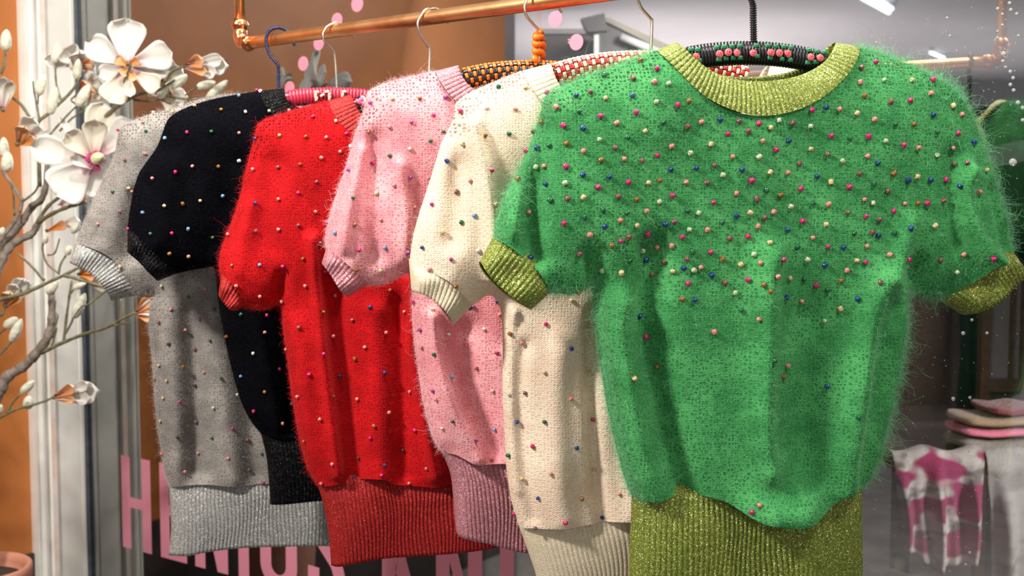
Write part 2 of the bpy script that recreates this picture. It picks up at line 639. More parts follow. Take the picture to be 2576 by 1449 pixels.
# dark cabinet with a pale top board, its bracket, slanted panel and white post
cab = M['cab'] = pm('dark_cabinet_wood', (.085, .066, .060), (.06, .045, .042), 6, .5)
pale = pm('pale_grey_board', (.42, .40, .39), (.35, .33, .32), 4, .6)
olive = pm('olive_grey_panel', (.26, .24, .19), (.2, .18, .14), 6, .7)
dark = pm('dark_metal', (.035, .03, .03), (.02, .018, .018), 9, .5)
whitepost = pm('white_post_paint', (.62, .62, .63), (.5, .5, .52), 5, .5)
YC = 5.2
p0, p1 = at(1366, 88, YC), at(1496, 88, YC)
t = empty('shop_cabinet', (p0[0], YC, 0), 'dark brown cabinet with a pale top board seen through the glass behind the orange hanger', 'cabinet')
obj('carcass', *box((p0[0], YC, 0), (p1[0], YC + .5, p0[2])), cab, t, False)
obj('door', *box((p0[0] + .012, YC - .018, .1), ((p0[0] + p1[0]) / 2 - .004, YC, p0[2] - .02)), cab, t, False)
obj('door', *box(((p0[0] + p1[0]) / 2 + .004, YC - .018, .1), (p1[0] - .012, YC, p0[2] - .02)), cab, t, False)
obj('top_board', *box((p0[0] - .02, YC - .04, p0[2]), (p1[0] + .0, YC + .5, p0[2] + .022)), pale, t, False)
YC = 4.6
q0, q1, q2, q3 = at(1505, 44, YC), at(1532, 44, YC), at(1692, 118, YC), at(1672, 128, YC)
t2 = empty('sloping_display_stand', (q0[0], YC, 0), 'sloping olive grey display panel on a white post beside the dark cabinet', 'display stand')
V = [q0, q1, q2, q3]
V = np.array([v + [0, dy, 0] for dy in (0, .5) for v in V])
F = [(0, 1, 2, 3), (7, 6, 5, 4), (0, 4, 5, 1), (1, 5, 6, 2), (2, 6, 7, 3), (3, 7, 4, 0)]
obj('sloping_panel', V, F, olive, t2, False)
r0, r1, r2, r3 = at(1500, 80, YC + .02), at(1520, 60, YC + .02), at(1700, 135, YC + .02), at(1690, 165, YC + .02)
r4 = at(1500, 165, YC + .02)
V = np.array([v + [0, dy, 0] for dy in (0, .4) for v in (r0, r1, r2, r3, r4)])
F = [(0, 1, 2, 3, 4), (9, 8, 7, 6, 5)] + [(k, k + 5, (k + 1) % 5 + 5, (k + 1) % 5) for k in range(5)]
obj('under_shelf', V, F, dark, t2, False)
pp = at(1500, 88, YC - .05)
obj('post', *box((pp[0] - .009, YC - .06, 0), (pp[0] + .009, YC - .04, pp[2])), whitepost, t2, False)
s0, s1 = at(1560, 95, YC), at(1668, 140, YC)
obj('rail', *tube([s0 - [0, .03, 0], s1 - [0, .03, 0]], .016, 10), whitepost, t2)
b0 = [at(1462, 46, YC - .1), at(1520, 32, YC - .1), at(1528, 76, YC - .1), at(1478, 80, YC - .1), at(1470, 66, YC - .1)]
V = np.array([v + [0, dy, 0] for dy in (0, .06) for v in b0])
F = [(0, 1, 2, 3, 4), (9, 8, 7, 6, 5)] + [(k, k + 5, (k + 1) % 5 + 5, (k + 1) % 5) for k in range(5)]
obj('bracket', V, F, dark, t2, False)

# dark navy curtain and grey column further back
navy = pm('navy_curtain_cloth', (.012, .020, .034), (.008, .013, .024), 4, .8)
V, F = [], []
c0, c1 = at(2405, 232, 8.6), at(2900, 200, 8.6)
for j in range(2):
    for i in range(61):
        x_ = c0[0] + (c1[0] - c0[0]) * i / 60
        V.append((x_, 8.6 + .05 * math.sin(i * .9), (c0[2] + .02 * min(i, 6)) if j else .02))
for i in range(60):
    F.append((i, i + 1, 61 + i + 1, 61 + i))
n_ = len(V)
V2 = V + [(a, b + .03, c) for a, b, c in V]
F2 = F + [(d + n_, c + n_, b + n_, a + n_) for a, b, c, d in F] + [(61 + i, 61 + i + 1, 61 + i + 1 + n_, 61 + i + n_) for i in range(60)]
o = obj('curtain', V2, F2, navy)
tag(o, 'dark navy curtain far back in the shop at upper right', 'curtain')

# framed panel (mirror-backed door) behind the right cuff
wood = pm('red_brown_wood', (.14, .06, .045), (.09, .04, .03), 14, .45)
panel = pm('mauve_grey_panel', (.26, .22, .23), (.21, .18, .19), 3, .4)
YF = 4.3
f0, f1 = at(2470, 742, YF), at(2548, 952, YF)
t = empty('framed_panel', (f0[0], YF, 0), 'tall mauve grey panel in a red-brown wooden frame below the right cuff', 'framed panel')
x0, x1, z0, z1 = f0[0], f1[0] + .06, .02, f0[2] + .12
zm = f1[2]
obj('panel', *box((x0 + .02, YF + .01, zm), (x1 - .03, YF + .02, z1 - .03)), panel, t, False)
obj('frame_stile', *box((x1 - .035, YF - .01, z0), (x1, YF + .03, z1)), wood, t, False)
obj('frame_stile', *box((x0, YF - .01, z0), (x0 + .035, YF + .03, z1)), wood, t, False)
obj('frame_bead', *box((x1 - .075, YF - .005, zm), (x1 - .062, YF + .012, z1 - .03)), wood, t, False)
obj('frame_rail', *box((x0 + .035, YF - .01, zm - .05), (x1 - .035, YF + .03, zm)), wood, t, False)
obj('frame_rail', *box((x0 + .035, YF - .01, z1 - .035), (x1 - .035, YF + .03, z1)), wood, t, False)
obj('lower_board', *box((x0 + .035, YF + .004, z0), (x1 - .035, YF + .02, zm - .05)), M['shopwall'], t, False)

# display table with folded knits and draped scarves
YT = 3.05
tz = at(2400, 1148, YT)[2]
xa, xb = at(2250, 1148, YT)[0], at(2860, 1148, YT)[0]
tab = pm('dark_table_wood', (.06, .045, .04), (.04, .03, .027), 9, .45)
t = empty('display_table', ((xa + xb) / 2, YT + .2, 0), 'dark display table behind the glass at lower right carrying folded knits', 'table')
obj('table_top', *box((xa, YT, tz - .03), (xb, YT + .5, tz)), tab, t, False)
for x_ in (xa + .03, xb - .03):
    for y_ in (YT + .03, YT + .47):
        obj('leg', *box((x_ - .02, y_ - .02, 0), (x_ + .02, y_ + .02, tz - .03)), tab, t, False)


def blotch(name, a, b, c, scale, lo=.5, hi=.56):
    x = N(name)
    vm = x.n('ShaderNodeVectorMath', operation='MULTIPLY')
    x.l(x.objco(), vm.inputs[0])
    vm.inputs[1].default_value = (1.0, .25, 1.5)
    oc = vm.outputs[0]
    f1 = x.ramp(x.noise(oc, scale, 1), lo, hi)
    f2 = x.ramp(x.noise(oc, scale * 1.7, 2), .52, .62)
    x.l(x.mix(f1, x.mix(f2, a, c), b), x.b.inputs['Base Color'])
    x.b.inputs['Roughness'].default_value = .9
    x.b.inputs['Sheen Weight'].default_value = .2
    x.bump(x.noise(oc, 300, 2), .4, .002)
    return x.m


def folded(px0, px1, py, th, depth, m, label, y0=YT + .02, wob=.006):
    """A folded knit: a soft rounded slab with a fold at its front edge."""
    a, b = at(px0, py, y0), at(px1, py, y0)
    nx, ns = 26, 18
    V, F = [], []
    for i in range(nx + 1):
        u = i / nx
        x_ = a[0] + (b[0] - a[0]) * u
        end = min(1, 8 * min(u, 1 - u) + .25)
        for k in range(ns):
            t_ = 2 * math.pi * k / ns
            cy, cz = math.cos(t_), math.sin(t_)
            sy = math.copysign(abs(cy) ** .35, cy)
            sz = math.copysign(abs(cz) ** .6, cz)
            ed = math.sqrt(max(.04, min(1, 14 * min(u, 1 - u))))
            V.append((x_, y0 + depth / 2 - sy * depth / 2 * ed, a[2] + .003 * math.sin(u * 14 + py) + th / 2 + sz * th / 2 * end * (1 + .10 * math.sin(u * 9 + cy * 3))))
    for i in range(nx):
        for k in range(ns):
            k2 = (k + 1) % ns
            F.append((i * ns + k, (i + 1) * ns + k, (i + 1) * ns + k2, i * ns + k2))
    F += [tuple(range(ns)), tuple(nx * ns + k for k in range(ns - 1, -1, -1))]
    o = obj('folded_knit', V, F, m)
    tag(o, label, 'folded knit', 'folded knits on the shop table')
    o.location.z += 0
    return o


kz = tz + .002
lay = [(2418, 2760, .030, (.30, .28, .25), (.16, .14, .13), 'soft grey folded knit, lowest of the stack on the shop table'),
       (2420, 2740, .020, (.80, .22, .34), (.70, .15, .27), 'hot pink folded knit between the grey and tan ones on the shop table'),
       (2424, 2750, .024, (.42, .29, .19), (.34, .23, .15), 'tan folded knit above the pink one on the shop table'),
       (2492, 2720, .018, (.20, .015, .03), (.26, .05, .07), 'wine red folded knit on top of the stack on the shop table')]
for a_, b_, th, c1, c2, lab in lay:
    m_ = pm('knit_' + lab.split()[1], c1, c2, 9, .9, sheen=.3, bump=.2)
    d_ = at(a_, 1000, YT + .02)
    o = folded(a_, b_, 1000, th, .18, m_, lab)
    o.location.z += kz - ORG[o.name][2]
    kz += th + .0085


def drape(px0, px1, zlow0, zlow1, m, label, top_back=.3, thick=.006, seed=1):
    """A scarf laid over the front edge of the table and hanging down in folds."""
    r_ = random.Random(seed)
    a, b = at(px0, 1148, YT)[0], at(px1, 1148, YT)[0]
    ph = [r_.uniform(0, 6) for _ in range(4)]
    nx, nz = 70, 40
    V, F = [], []
    for j in range(nz + 1):
        v = j / nz
        for i in range(nx + 1):
            u = i / nx
            x_ = a + (b - a) * u
            low = zlow0 + (zlow1 - zlow0) * u + .02 * math.sin(u * 7 + ph[0])
            drop = tz - low
            if v < .18:
                q = v / .18
                y_, z_ = YT + .03 - .045 * q, tz + .010
                if q > .6:
                    z_ -= .010 * ((q - .6) / .4) ** 2
            else:
                q = (v - .18) / .82
                amp = .022 * min(1, q * 2.5)
                y_ = YT - .032 - .012 * min(1, q * 4) + amp * (math.sin(u * 15 + ph[1] + q) + .5 * math.sin(u * 31 + ph[2]))
                z_ = tz - drop * q
                x_ += .03 * (u - .5) * -q + .006 * math.sin(q * 5 + ph[3])
            V.append((x_, y_, z_ + (.008 * math.sin(u * 11 + ph[3]) + .008 if v < .18 else .0)))
    for j in range(nz):
        for i in range(nx):
            q = j * (nx + 1) + i
            F.append((q, q + 1, q + nx + 2, q + nx + 1))
    o = obj('scarf', V, F, m)
    md = o.modifiers.new('cloth', 'SOLIDIFY')
    md.thickness = thick
    md.offset = 1
    tag(o, label, 'scarf', 'scarves hanging over the table edge')
    return o


drape(2242, 2468, at(2242, 1400, 3.0)[2], at(2468, 1440, 3.0)[2], blotch('white_magenta_scarf', (.55, .51, .49), (.30, .02, .10), (.17, .15, .14), 8.5, .47, .53), 'white scarf with large magenta blotches hanging over the shop table edge', seed=3)
drape(2476, 2760, .42, .44, blotch('grey_white_scarf', (.40, .38, .37), (.12, .10, .10), (.28, .26, .25), 7, .55, .7), 'plain grey-white scarf hanging over the shop table edge', seed=9)

# ceiling tubes
lm = emit('tube_light', (.86, .95, 1.0), 2.6)
for (ax, ay), (bx, by), lab in (((2168, -6), (2236, 31), 'left tube light of the close pair on the shop ceiling at the top edge'), ((2194, -10), (2243, 22), 'right tube light of the close pair on the shop ceiling at the top edge'),
                                ((2342, 132), (2374, 146), 'short bright tube light far back on the ceiling beside the dark pipe bend')):
    d0, d1 = ray(ax, ay), ray(bx, by)
    a_ = CAM + d0 * ((2.47 - HC) / d0[2])
    b_ = CAM + d1 * ((2.47 - HC) / d1[2])
    t = empty('tube_light', a_, lab, 'ceiling light', 'tube lights on the shop ceiling')
    obj('tube', *tube([a_, b_], .012, 8), lm, t)
    for c_ in (a_, b_):
        obj('lamp_holder', *box(c_ - [.015, .015, -.008], c_ + [.015, .015, .03]), whitepost, t, False)

# ------------------------------------------------------------------ copper rail
ZB = 1.863


def on_level(px, py, z):
    d = ray(px, py)
    return CAM + d * ((z - HC) / d[2])


BA, BB = on_level(640, 106, ZB), on_level(1440, -5, ZB)
BD = (BB - BA) / np.linalg.norm(BB - BA)


def bar_at_px(px):
    d = ray(px, 100)
    d = np.array([d[0], d[1]])
    A = np.array([[BD[0], -d[0]], [BD[1], -d[1]]])
    s, _ = np.linalg.solve(A, -BA[:2])
    return BA + BD * s


PL = BA - BD * .030
hook_px = [700, 848, 1080, 1355, 1640, 1895]
HK = [bar_at_px(x) for x in hook_px]
PR = HK[5] + BD * .05
RP = .0118
rail = empty('clothes_rail', PL, 'copper pipe clothes rail carrying the row of beaded sweaters', 'clothes rail')
obj('rail_pipe', *tube(resample([PL, PR], 24), RP, 20), M['copper'], rail)
for P_, sgn in ((PL, 1), (PR, -1)):
    c = P_ - BD * sgn * .012
    arc = []
    for k in range(9):
        a = math.pi / 2 * k / 8
        arc.append(c + BD * sgn * (.012 + .018 - .018 * math.sin(a) - .012) + np.array([0, 0, .018 - .018 * math.cos(a)]))
    arc = [P_ + BD * sgn * .022] + arc + [arc[-1] + np.array([0, 0, .022])]
    el = obj('elbow_fitting', *tube(arc, [.0132] * len(arc), 18), M['copper_fit'], rail)
    e0, e1 = P_ + BD * sgn * .010, arc[-1] - np.array([0, 0, .004])
    for c_, d_ in ((e0, BD * sgn), (e1, np.array([0, 0, 1.0]))):
        pts = [c_ + d_ * s_ for s_ in (-.010, -.006, -.003, 0, .003, .006, .010)]
        obj('collar', *tube(pts, [.0130, .0142, .0158, .0164, .0158, .0144, .0136], 18), M['copper_fit'], el)
    obj('upright_pipe', *tube([arc[-1] - [0, 0, .005], [arc[-1][0], arc[-1][1], 2.95]], RP * .82, 18), M['copper'], rail)

# ------------------------------------------------------------------ sweaters
PHI = [12, 11, 10.5, 10, 9.5, 9]


def mir(P, ax):
    return [(2 * ax - x, y) for x, y in P]


SW = {}
SW['grey'] = dict(i=0, ax=705, T=.032,
    shoulder=[(640, 234), (600, 236), (560, 239), (520, 246), (480, 257), (430, 274), (385, 285), (345, 299), (318, 311), (301, 324), (296, 342), (291, 372), (279, 410), (262, 446), (245, 480), (230, 514), (215, 546), (203, 576), (195, 600), (190, 613)],
    cuff_top=[(190, 613), (225, 622), (258, 634), (288, 656), (316, 695), (338, 744)], cuff_bot=[(176, 660), (200, 672), (230, 690), (256, 714), (270, 735), (280, 756)],
    side=[(338, 744), (365, 743), (388, 738), (384, 750), (377, 775), (375, 824), (381, 893), (386, 962), (390, 1020), (398, 1090), (405, 1130), (413, 1184), (425, 1222)],
    hem_top=[(425, 1222), (520, 1218), (600, 1222), (700, 1216), (820, 1218), (985, 1222)], hem_bot=[(424, 1395), (470, 1397), (520, 1388), (600, 1378), (700, 1372), (830, 1368), (985, 1385)], hem_side=[(428, 1260), (430, 1320)],
    neck_out=[(640, 234), (650, 268), (672, 298), (705, 308)], neck_in=[(675, 238), (680, 254), (692, 264), (705, 268)],
    folds=[([(480, 780), (488, 950), (492, 1180)], 24, -.016), ([(430, 790), (440, 1000), (450, 1190)], 22, .006), ([(540, 760), (560, 1000), (590, 1190)], 30, .010), ([(620, 900), (640, 1180)], 26, -.010), ([(330, 380), (300, 520), (270, 620)], 26, .006), ([(350, 500), (330, 640)], 22, -.010)])
SW['black'] = dict(i=1, ax=862, T=.040,
    shoulder=[(655, 228), (610, 235), (560, 244), (510, 256), (470, 270), (440, 285), (424, 298), (415, 316), (405, 345), (391, 376), (370, 405), (352, 431), (342, 456), (335, 482), (328, 520), (323, 555), (321, 582)],
    cuff_top=[(321, 582), (350, 596), (385, 626), (418, 658), (442, 689)], cuff_bot=[(321, 632), (340, 648), (362, 668), (382, 690), (398, 707)],
    side=[(442, 689), (480, 680), (515, 674), (538, 672), (545, 720), (551, 772), (560, 824), (574, 893), (587, 945), (605, 1007), (628, 1054), (657, 1092)],
    hem_top=[(657, 1092), (700, 1098), (760, 1098), (860, 1095), (960, 1098), (1067, 1092)], hem_bot=[(680, 1267), (740, 1262), (812, 1255), (900, 1250), (980, 1250), (1046, 1258)], hem_side=[(670, 1125), (676, 1200)],
    neck_out=[(655, 228), (664, 262), (700, 300), (770, 330), (862, 338)], neck_in=[(714, 222), (720, 246), (735, 266), (780, 282), (862, 288)],
    folds=[([(640, 720), (655, 850), (700, 1060)], 26, .010), ([(690, 720), (705, 850), (735, 1060)], 22, -.02), ([(600, 420), (560, 600)], 40, -.008), ([(440, 420), (400, 600)], 30, .008)])
SW['red'] = dict(i=2, ax=1080, T=.043,
    shoulder=[(825, 253), (790, 262), (750, 274), (710, 286), (680, 295), (656, 307), (645, 322), (640, 345), (630, 385), (617, 432), (607, 480), (594, 526), (579, 566), (565, 602), (555, 634), (551, 665), (555, 696)],
    cuff_top=[(555, 696), (575, 706), (592, 722), (604, 742), (613, 774)], cuff_bot=[(550, 739), (557, 753), (570, 767), (582, 779), (597, 781)],
    side=[(613, 774), (650, 779), (680, 776), (702, 768), (708, 800), (715, 850), (722, 900), (728, 950), (735, 1000), (745, 1060), (757, 1120), (770, 1166), (785, 1200), (800, 1222)],
    hem_top=[(800, 1222), (850, 1215), (890, 1208), (930, 1199), (965, 1199), (987, 1215), (1040, 1219), (1090, 1222), (1140, 1212), (1250, 1215), (1360, 1222)],
    hem_bot=[(833, 1421), (850, 1424), (900, 1412), (960, 1401), (1050, 1392), (1150, 1382), (1240, 1370), (1330, 1350)], hem_side=[(814, 1248), (823, 1285), (829, 1340)],
    neck_out=[(825, 253), (840, 290), (880, 335), (960, 372), (1080, 388)], neck_in=[(882, 238), (894, 262), (912, 290), (970, 322), (1080, 335)],
    folds=[([(785, 600), (800, 760), (815, 900), (850, 1180)], 13, .013), ([(838, 700), (850, 900), (885, 1190)], 30, -.018), ([(940, 780), (950, 1000), (955, 1190)], 30, .009), ([(1000, 760), (1010, 1180)], 22, -.008),
           ([(1028, 700), (1040, 900), (1085, 1180)], 15, .015), ([(740, 820), (770, 1150)], 24, .006), ([(690, 420), (670, 560), (690, 720)], 34, -.006), ([(620, 520), (600, 680)], 26, .010), ([(703, 768), (712, 690)], 14, -.012)])
SW['pink'] = dict(i=3, ax=1360, T=.043,
    shoulder=[(1093, 179), (1050, 188), (1010, 198), (970, 210), (942, 221), (926, 232), (920, 250), (917, 272), (905, 303), (893, 336), (884, 372), (872, 412), (859, 452), (845, 492), (832, 532), (822, 572), (817, 604), (820, 626)],
    cuff_top=[(820, 626), (850, 645), (880, 671), (904, 697), (923, 718)], cuff_bot=[(809, 662), (830, 690), (850, 722), (862, 738), (876, 747)],
    side=[(923, 718), (950, 717), (980, 706), (1008, 696), (1028, 688), (1034, 750), (1040, 840), (1048, 905), (1057, 970), (1064, 1012), (1076, 1060), (1090, 1106), (1112, 1138)],
    hem_top=[(1112, 1138), (1145, 1142), (1185, 1160), (1230, 1166), (1290, 1160), (1400, 1160), (1500, 1160), (1608, 1138)], hem_bot=[(1148, 1340), (1160, 1351), (1220, 1362), (1260, 1372), (1300, 1382), (1340, 1385), (1450, 1378), (1564, 1350)], hem_side=[(1132, 1172), (1139, 1220), (1143, 1290)],
    neck_out=[(1093, 179), (1110, 216), (1150, 262), (1240, 300), (1360, 312)], neck_in=[(1152, 164), (1163, 195), (1190, 225), (1250, 252), (1360, 262)],
    folds=[([(1000, 420), (1020, 540), (1015, 660)], 18, .010), ([(905, 380), (875, 500), (860, 620)], 18, .012), ([(940, 360), (945, 520), (945, 640)], 26, -.012), ([(1078, 790), (1100, 920), (1140, 1040), (1190, 1140)], 17, .019), ([(1165, 830), (1185, 980), (1235, 1120)], 32, -.018), ([(1050, 800), (1085, 1050)], 16, -.006), ([(1260, 900), (1270, 1120)], 30, .008)])
SW['white'] = dict(i=4, ax=1660, T=.043,
    shoulder=[(1312, 178), (1270, 194), (1220, 215), (1180, 234), (1156, 249), (1144, 266), (1142, 288), (1130, 322), (1112, 357), (1098, 400), (1085, 442), (1070, 490), (1055, 536), (1042, 582), (1034, 625), (1030, 672)],
    cuff_top=[(1030, 672), (1075, 682), (1120, 703), (1158, 735), (1182, 774)], cuff_bot=[(1035, 732), (1060, 738), (1085, 752), (1110, 773), (1125, 793), (1140, 816)],
    side=[(1182, 774), (1205, 757), (1229, 742), (1246, 751), (1256, 766), (1262, 797), (1265, 846), (1264, 948), (1265, 1020), (1269, 1090), (1272, 1157), (1278, 1208), (1287, 1262), (1306, 1325)],
    hem_top=[(1306, 1325), (1400, 1322), (1500, 1312), (1590, 1305), (1750, 1310), (2012, 1325)], hem_bot=[(1362, 1520), (1500, 1515), (1700, 1510), (1958, 1515)], hem_side=[(1320, 1356), (1334, 1388), (1347, 1420), (1354, 1460)],
    neck_out=[(1312, 178), (1331, 222), (1380, 275), (1500, 318), (1660, 330)], neck_in=[(1384, 160), (1402, 210), (1440, 246), (1530, 275), (1660, 284)],
    folds=[([(1178, 320), (1215, 440), (1235, 560), (1235, 690)], 18, .018), ([(1150, 420), (1130, 600)], 28, -.008), ([(1283, 780), (1284, 1000), (1292, 1230)], 9, .018), ([(1312, 860), (1314, 1050), (1332, 1290)], 14, -.007), ([(1400, 850), (1395, 1050), (1400, 1290)], 34, .008), ([(1480, 780), (1490, 1000), (1500, 1290)], 18, -.012), ([(1550, 900), (1570, 1280)], 22, .008)])
GS = dict(i=5, ax=1895, T=.046,
    shoulder=[(1648, 128), (1600, 144), (1560, 160), (1480, 190), (1420, 215), (1382, 232), (1368, 252), (1355, 300), (1338, 350), (1318, 400), (1295, 446), (1272, 492), (1255, 536), (1245, 574), (1238, 599)],
    cuff_top=[(1238, 599), (1265, 612), (1300, 636), (1340, 671), (1365, 705), (1380, 738)], cuff_bot=[(1207, 658), (1225, 689), (1258, 724), (1295, 755), (1334, 779)],
    side=[(1380, 738), (1400, 736), (1425, 741), (1456, 736), (1487, 722), (1494, 790), (1503, 860), (1514, 940), (1525, 1010), (1540, 1082), (1558, 1160), (1574, 1212), (1590, 1246)],
    hem_top=[(1590, 1246), (1640, 1253), (1700, 1245), (1760, 1243), (1810, 1252), (1848, 1274), (1880, 1292), (1930, 1300), (1990, 1300), (2040, 1281), (2085, 1252), (2125, 1230), (2168, 1221)],
    hem_bot=[(1578, 1530), (1700, 1535), (1900, 1535), (2050, 1532), (2164, 1525)], hem_side=[(1586, 1300), (1583, 1400)],
    neck_out=[(1648, 128), (1675, 160), (1705, 195), (1740, 230), (1780, 258), (1830, 280), (1880, 292)], neck_in=[(1700, 107), (1722, 126), (1746, 151), (1780, 178), (1820, 195), (1860, 203), (1900, 206)],
    R=dict(shoulder=[(2155, 118), (2200, 130), (2260, 154), (2320, 179), (2370, 205), (2404, 231), (2420, 256), (2442, 302), (2470, 370), (2488, 430), (2505, 482), (2524, 540), (2531, 590), (2541, 632)],
           cuff_top=[(2541, 632), (2515, 639), (2480, 665), (2440, 701), (2400, 730), (2362, 755)], cuff_bot=[(2570, 686), (2540, 722), (2500, 756), (2455, 786), (2424, 792)],
           side=[(2362, 755), (2330, 748), (2303, 740), (2279, 735), (2276, 800), (2268, 872), (2255, 950), (2241, 1020), (2225, 1082), (2206, 1150), (2185, 1200), (2168, 1221)],
           neck_out=[(2155, 118), (2135, 160), (2100, 206), (2050, 250), (1990, 280), (1930, 293), (1880, 292)], neck_in=[(2100, 107), (2086, 133), (2070, 155), (2040, 176), (2000, 193), (1950, 203), (1900, 206)],
           hem_side=[(2166, 1300), (2168, 1400)]),
    folds=[([(1545, 760), (1560, 950), (1612, 1230)], 34, .014), ([(1622, 620), (1645, 900), (1715, 1240)], 38, -.018), ([(1905, 640), (1915, 900), (1895, 1160)], 34, .016), ([(2000, 800), (1995, 1180)], 40, -.008),
           ([(2180, 700), (2160, 950), (2105, 1210)], 34, .012), ([(2225, 770), (2205, 1000), (2150, 1200)], 28, -.008), ([(1335, 330), (1345, 460), (1335, 640)], 30, -.014), ([(1300, 440), (1275, 580)], 22, .010),
           ([(2395, 430), (2430, 560), (2470, 660)], 18, .014), ([(2470, 480), (2500, 620)], 18, -.010), ([(2350, 400), (2370, 600)], 34, -.008), ([(1487, 722), (1478, 640)], 22, -.010), ([(2279, 735), (2275, 660)], 20, -.012), ([(1900, 1270), (1960, 1270)], 70, .022), ([(2250, 560), (2210, 700)], 24, .008)])
SW['green'] = GS


def seg_dist(P, A, B):
    """Least distance of points P to the segments A-B."""
    best = np.full(len(P), 1e9)
    for a, b in zip(A, B):
        ab = b - a
        t = np.clip(((P - a) @ ab) / (ab @ ab + 1e-12), 0, 1)
        d = np.linalg.norm(P - (a + t[:, None] * ab), axis=1)
        np.minimum(best, d, out=best)
    return best


def inside(P, poly):
    x, y = P[:, 0], P[:, 1]
    c = np.zeros(len(P), bool)
    n = len(poly)
    for i in range(n):
        x0, y0 = poly[i]
        x1, y1 = poly[i - 1]
        if y0 == y1:
            continue
        m = ((y0 > y) != (y1 > y)) & (x < (x1 - x0) * (y - y0) / (y1 - y0) + x0)
        c ^= m
    return c


class Garment:
    RR = .085

    def __init__(s, name, d):
        s.d, s.name = d, name
        i = d['i']
        ph = math.radians(PHI[i])
        s.a = np.array([math.cos(ph), math.sin(ph), 0])
        s.n = np.array([math.sin(ph), -math.cos(ph), 0])
        s.o = HK[i].copy()
        ax = d['ax']
        R = d.get('R') or {k: mir(d[k], ax) for k in ('shoulder', 'cuff_top', 'cuff_bot', 'side', 'neck_out', 'neck_in', 'hem_side')}
        s.R = R
        L = d
        U = s.uv
        sh_l, sh_r = U(L['shoulder']), U(R['shoulder'])
        s.cuffs = [(U(L['cuff_top'], .02), U(L['cuff_bot'], .02)), (U(R['cuff_top'], .02), U(R['cuff_bot'], .02))]
        side_l, side_r = U(L['side']), U(R['side'])
        s.hem_t, s.hem_b = U(d['hem_top'], .03), U(d['hem_bot'], .02)
        s.hem_l, s.hem_r = U([L['hem_top'][0]] + L['hem_side'] + [d['hem_bot'][0]]), U([d['hem_top'][-1]] + R['hem_side'] + [d['hem_bot'][-1]])
        s.nk_o = U(L['neck_out'] + R['neck_out'][::-1][1:], .03)
        s.nk_i = U(L['neck_in'] + R['neck_in'][::-1][1:], .02)
        ct_l, ct_r = s.cuffs[0][0], s.cuffs[1][0]
        rs = lambda P: resample(P, max(3, int(np.linalg.norm(np.diff(P, axis=0), axis=1).sum() / .006)))
        pieces = [(rs(sh_l), 1), (rs(ct_l), 0), (rs(side_l), 1), (rs(s.hem_t), 0), (rs(side_r)[::-1], 1), (rs(ct_r)[::-1], 0), (rs(sh_r)[::-1], 1), (rs(s.nk_o)[::-1], 0)]
        out, clo = [], []
        for P, c in pieces:
            out.append(P[:-1])
            clo += [c] * (len(P) - 1)
        s.out = np.vstack(out)
        s.closed = np.array(clo)
        nx = np.roll(s.out, -1, axis=0)
        m = s.closed == 1
        s.SA, s.SB = s.out[m], nx[m]
        s.sh = (np.vstack([rs(sh_l)[:-1], rs(sh_r)[:-1]]), np.vstack([rs(sh_l)[1:], rs(sh_r)[1:]]))
        s.folds = []
        sc = np.linalg.norm(s.o - CAM) / FPX
        for P, sg, am in d['folds']:
            Q = U(P, .04)
            s.folds.append((Q[:-1], Q[1:], sg * sc, am))

    def uv(s, P, off=0.0):
        """Photo outline -> metres in the plane of the garment, smoothed. off: how far the middle of an edge stands out from that plane."""
        P = np.array(P, float)
        if len(P) > 2:
            P = catmull(P, 4)
        res = []
        for k, (x, y) in enumerate(P):
            t = k / (len(P) - 1)
            q = s.o + s.n * off * math.sqrt(max(0, 1 - (2 * t - 1) ** 2))
            w_ = on_plane(x, y, q, s.n) - s.o
            res.append((w_ @ s.a, w_[2]))
        return np.array(res)

    def depth(s, P, back=False, folds=True):
        P = np.asarray(P, float)
        d = seg_dist(P, s.SA, s.SB)
        q = np.clip(d / s.RR, 0, 1)
        t = s.d['T'] * np.sqrt(1 - (1 - q) ** 2)
        if back:
            return -.8 * t
        if folds:
            k = np.clip(d / .025, 0, 1)
            for A, B, sg, am in s.folds:
                t = t + (1.8 if s.name == 'green' else 1.45) * am * np.exp(-(seg_dist(P, A, B) / sg) ** 2) * k
            x, y = P[:, 0], P[:, 1]
            t = t + k * (.0022 * np.sin(x * 38 + 3 * np.sin(y * 11 + s.d['i'])) + .0015 * np.sin(y * 30 + x * 25 + s.d['i'] * 2))
        return np.maximum(t, 0)

    def w(s, P, dep):
        P = np.asarray(P, float)
        return s.o + P[:, :1] * s.a + P[:, 1:2] * np.array([0, 0, 1.0]) + np.asarray(dep)[:, None] * s.n


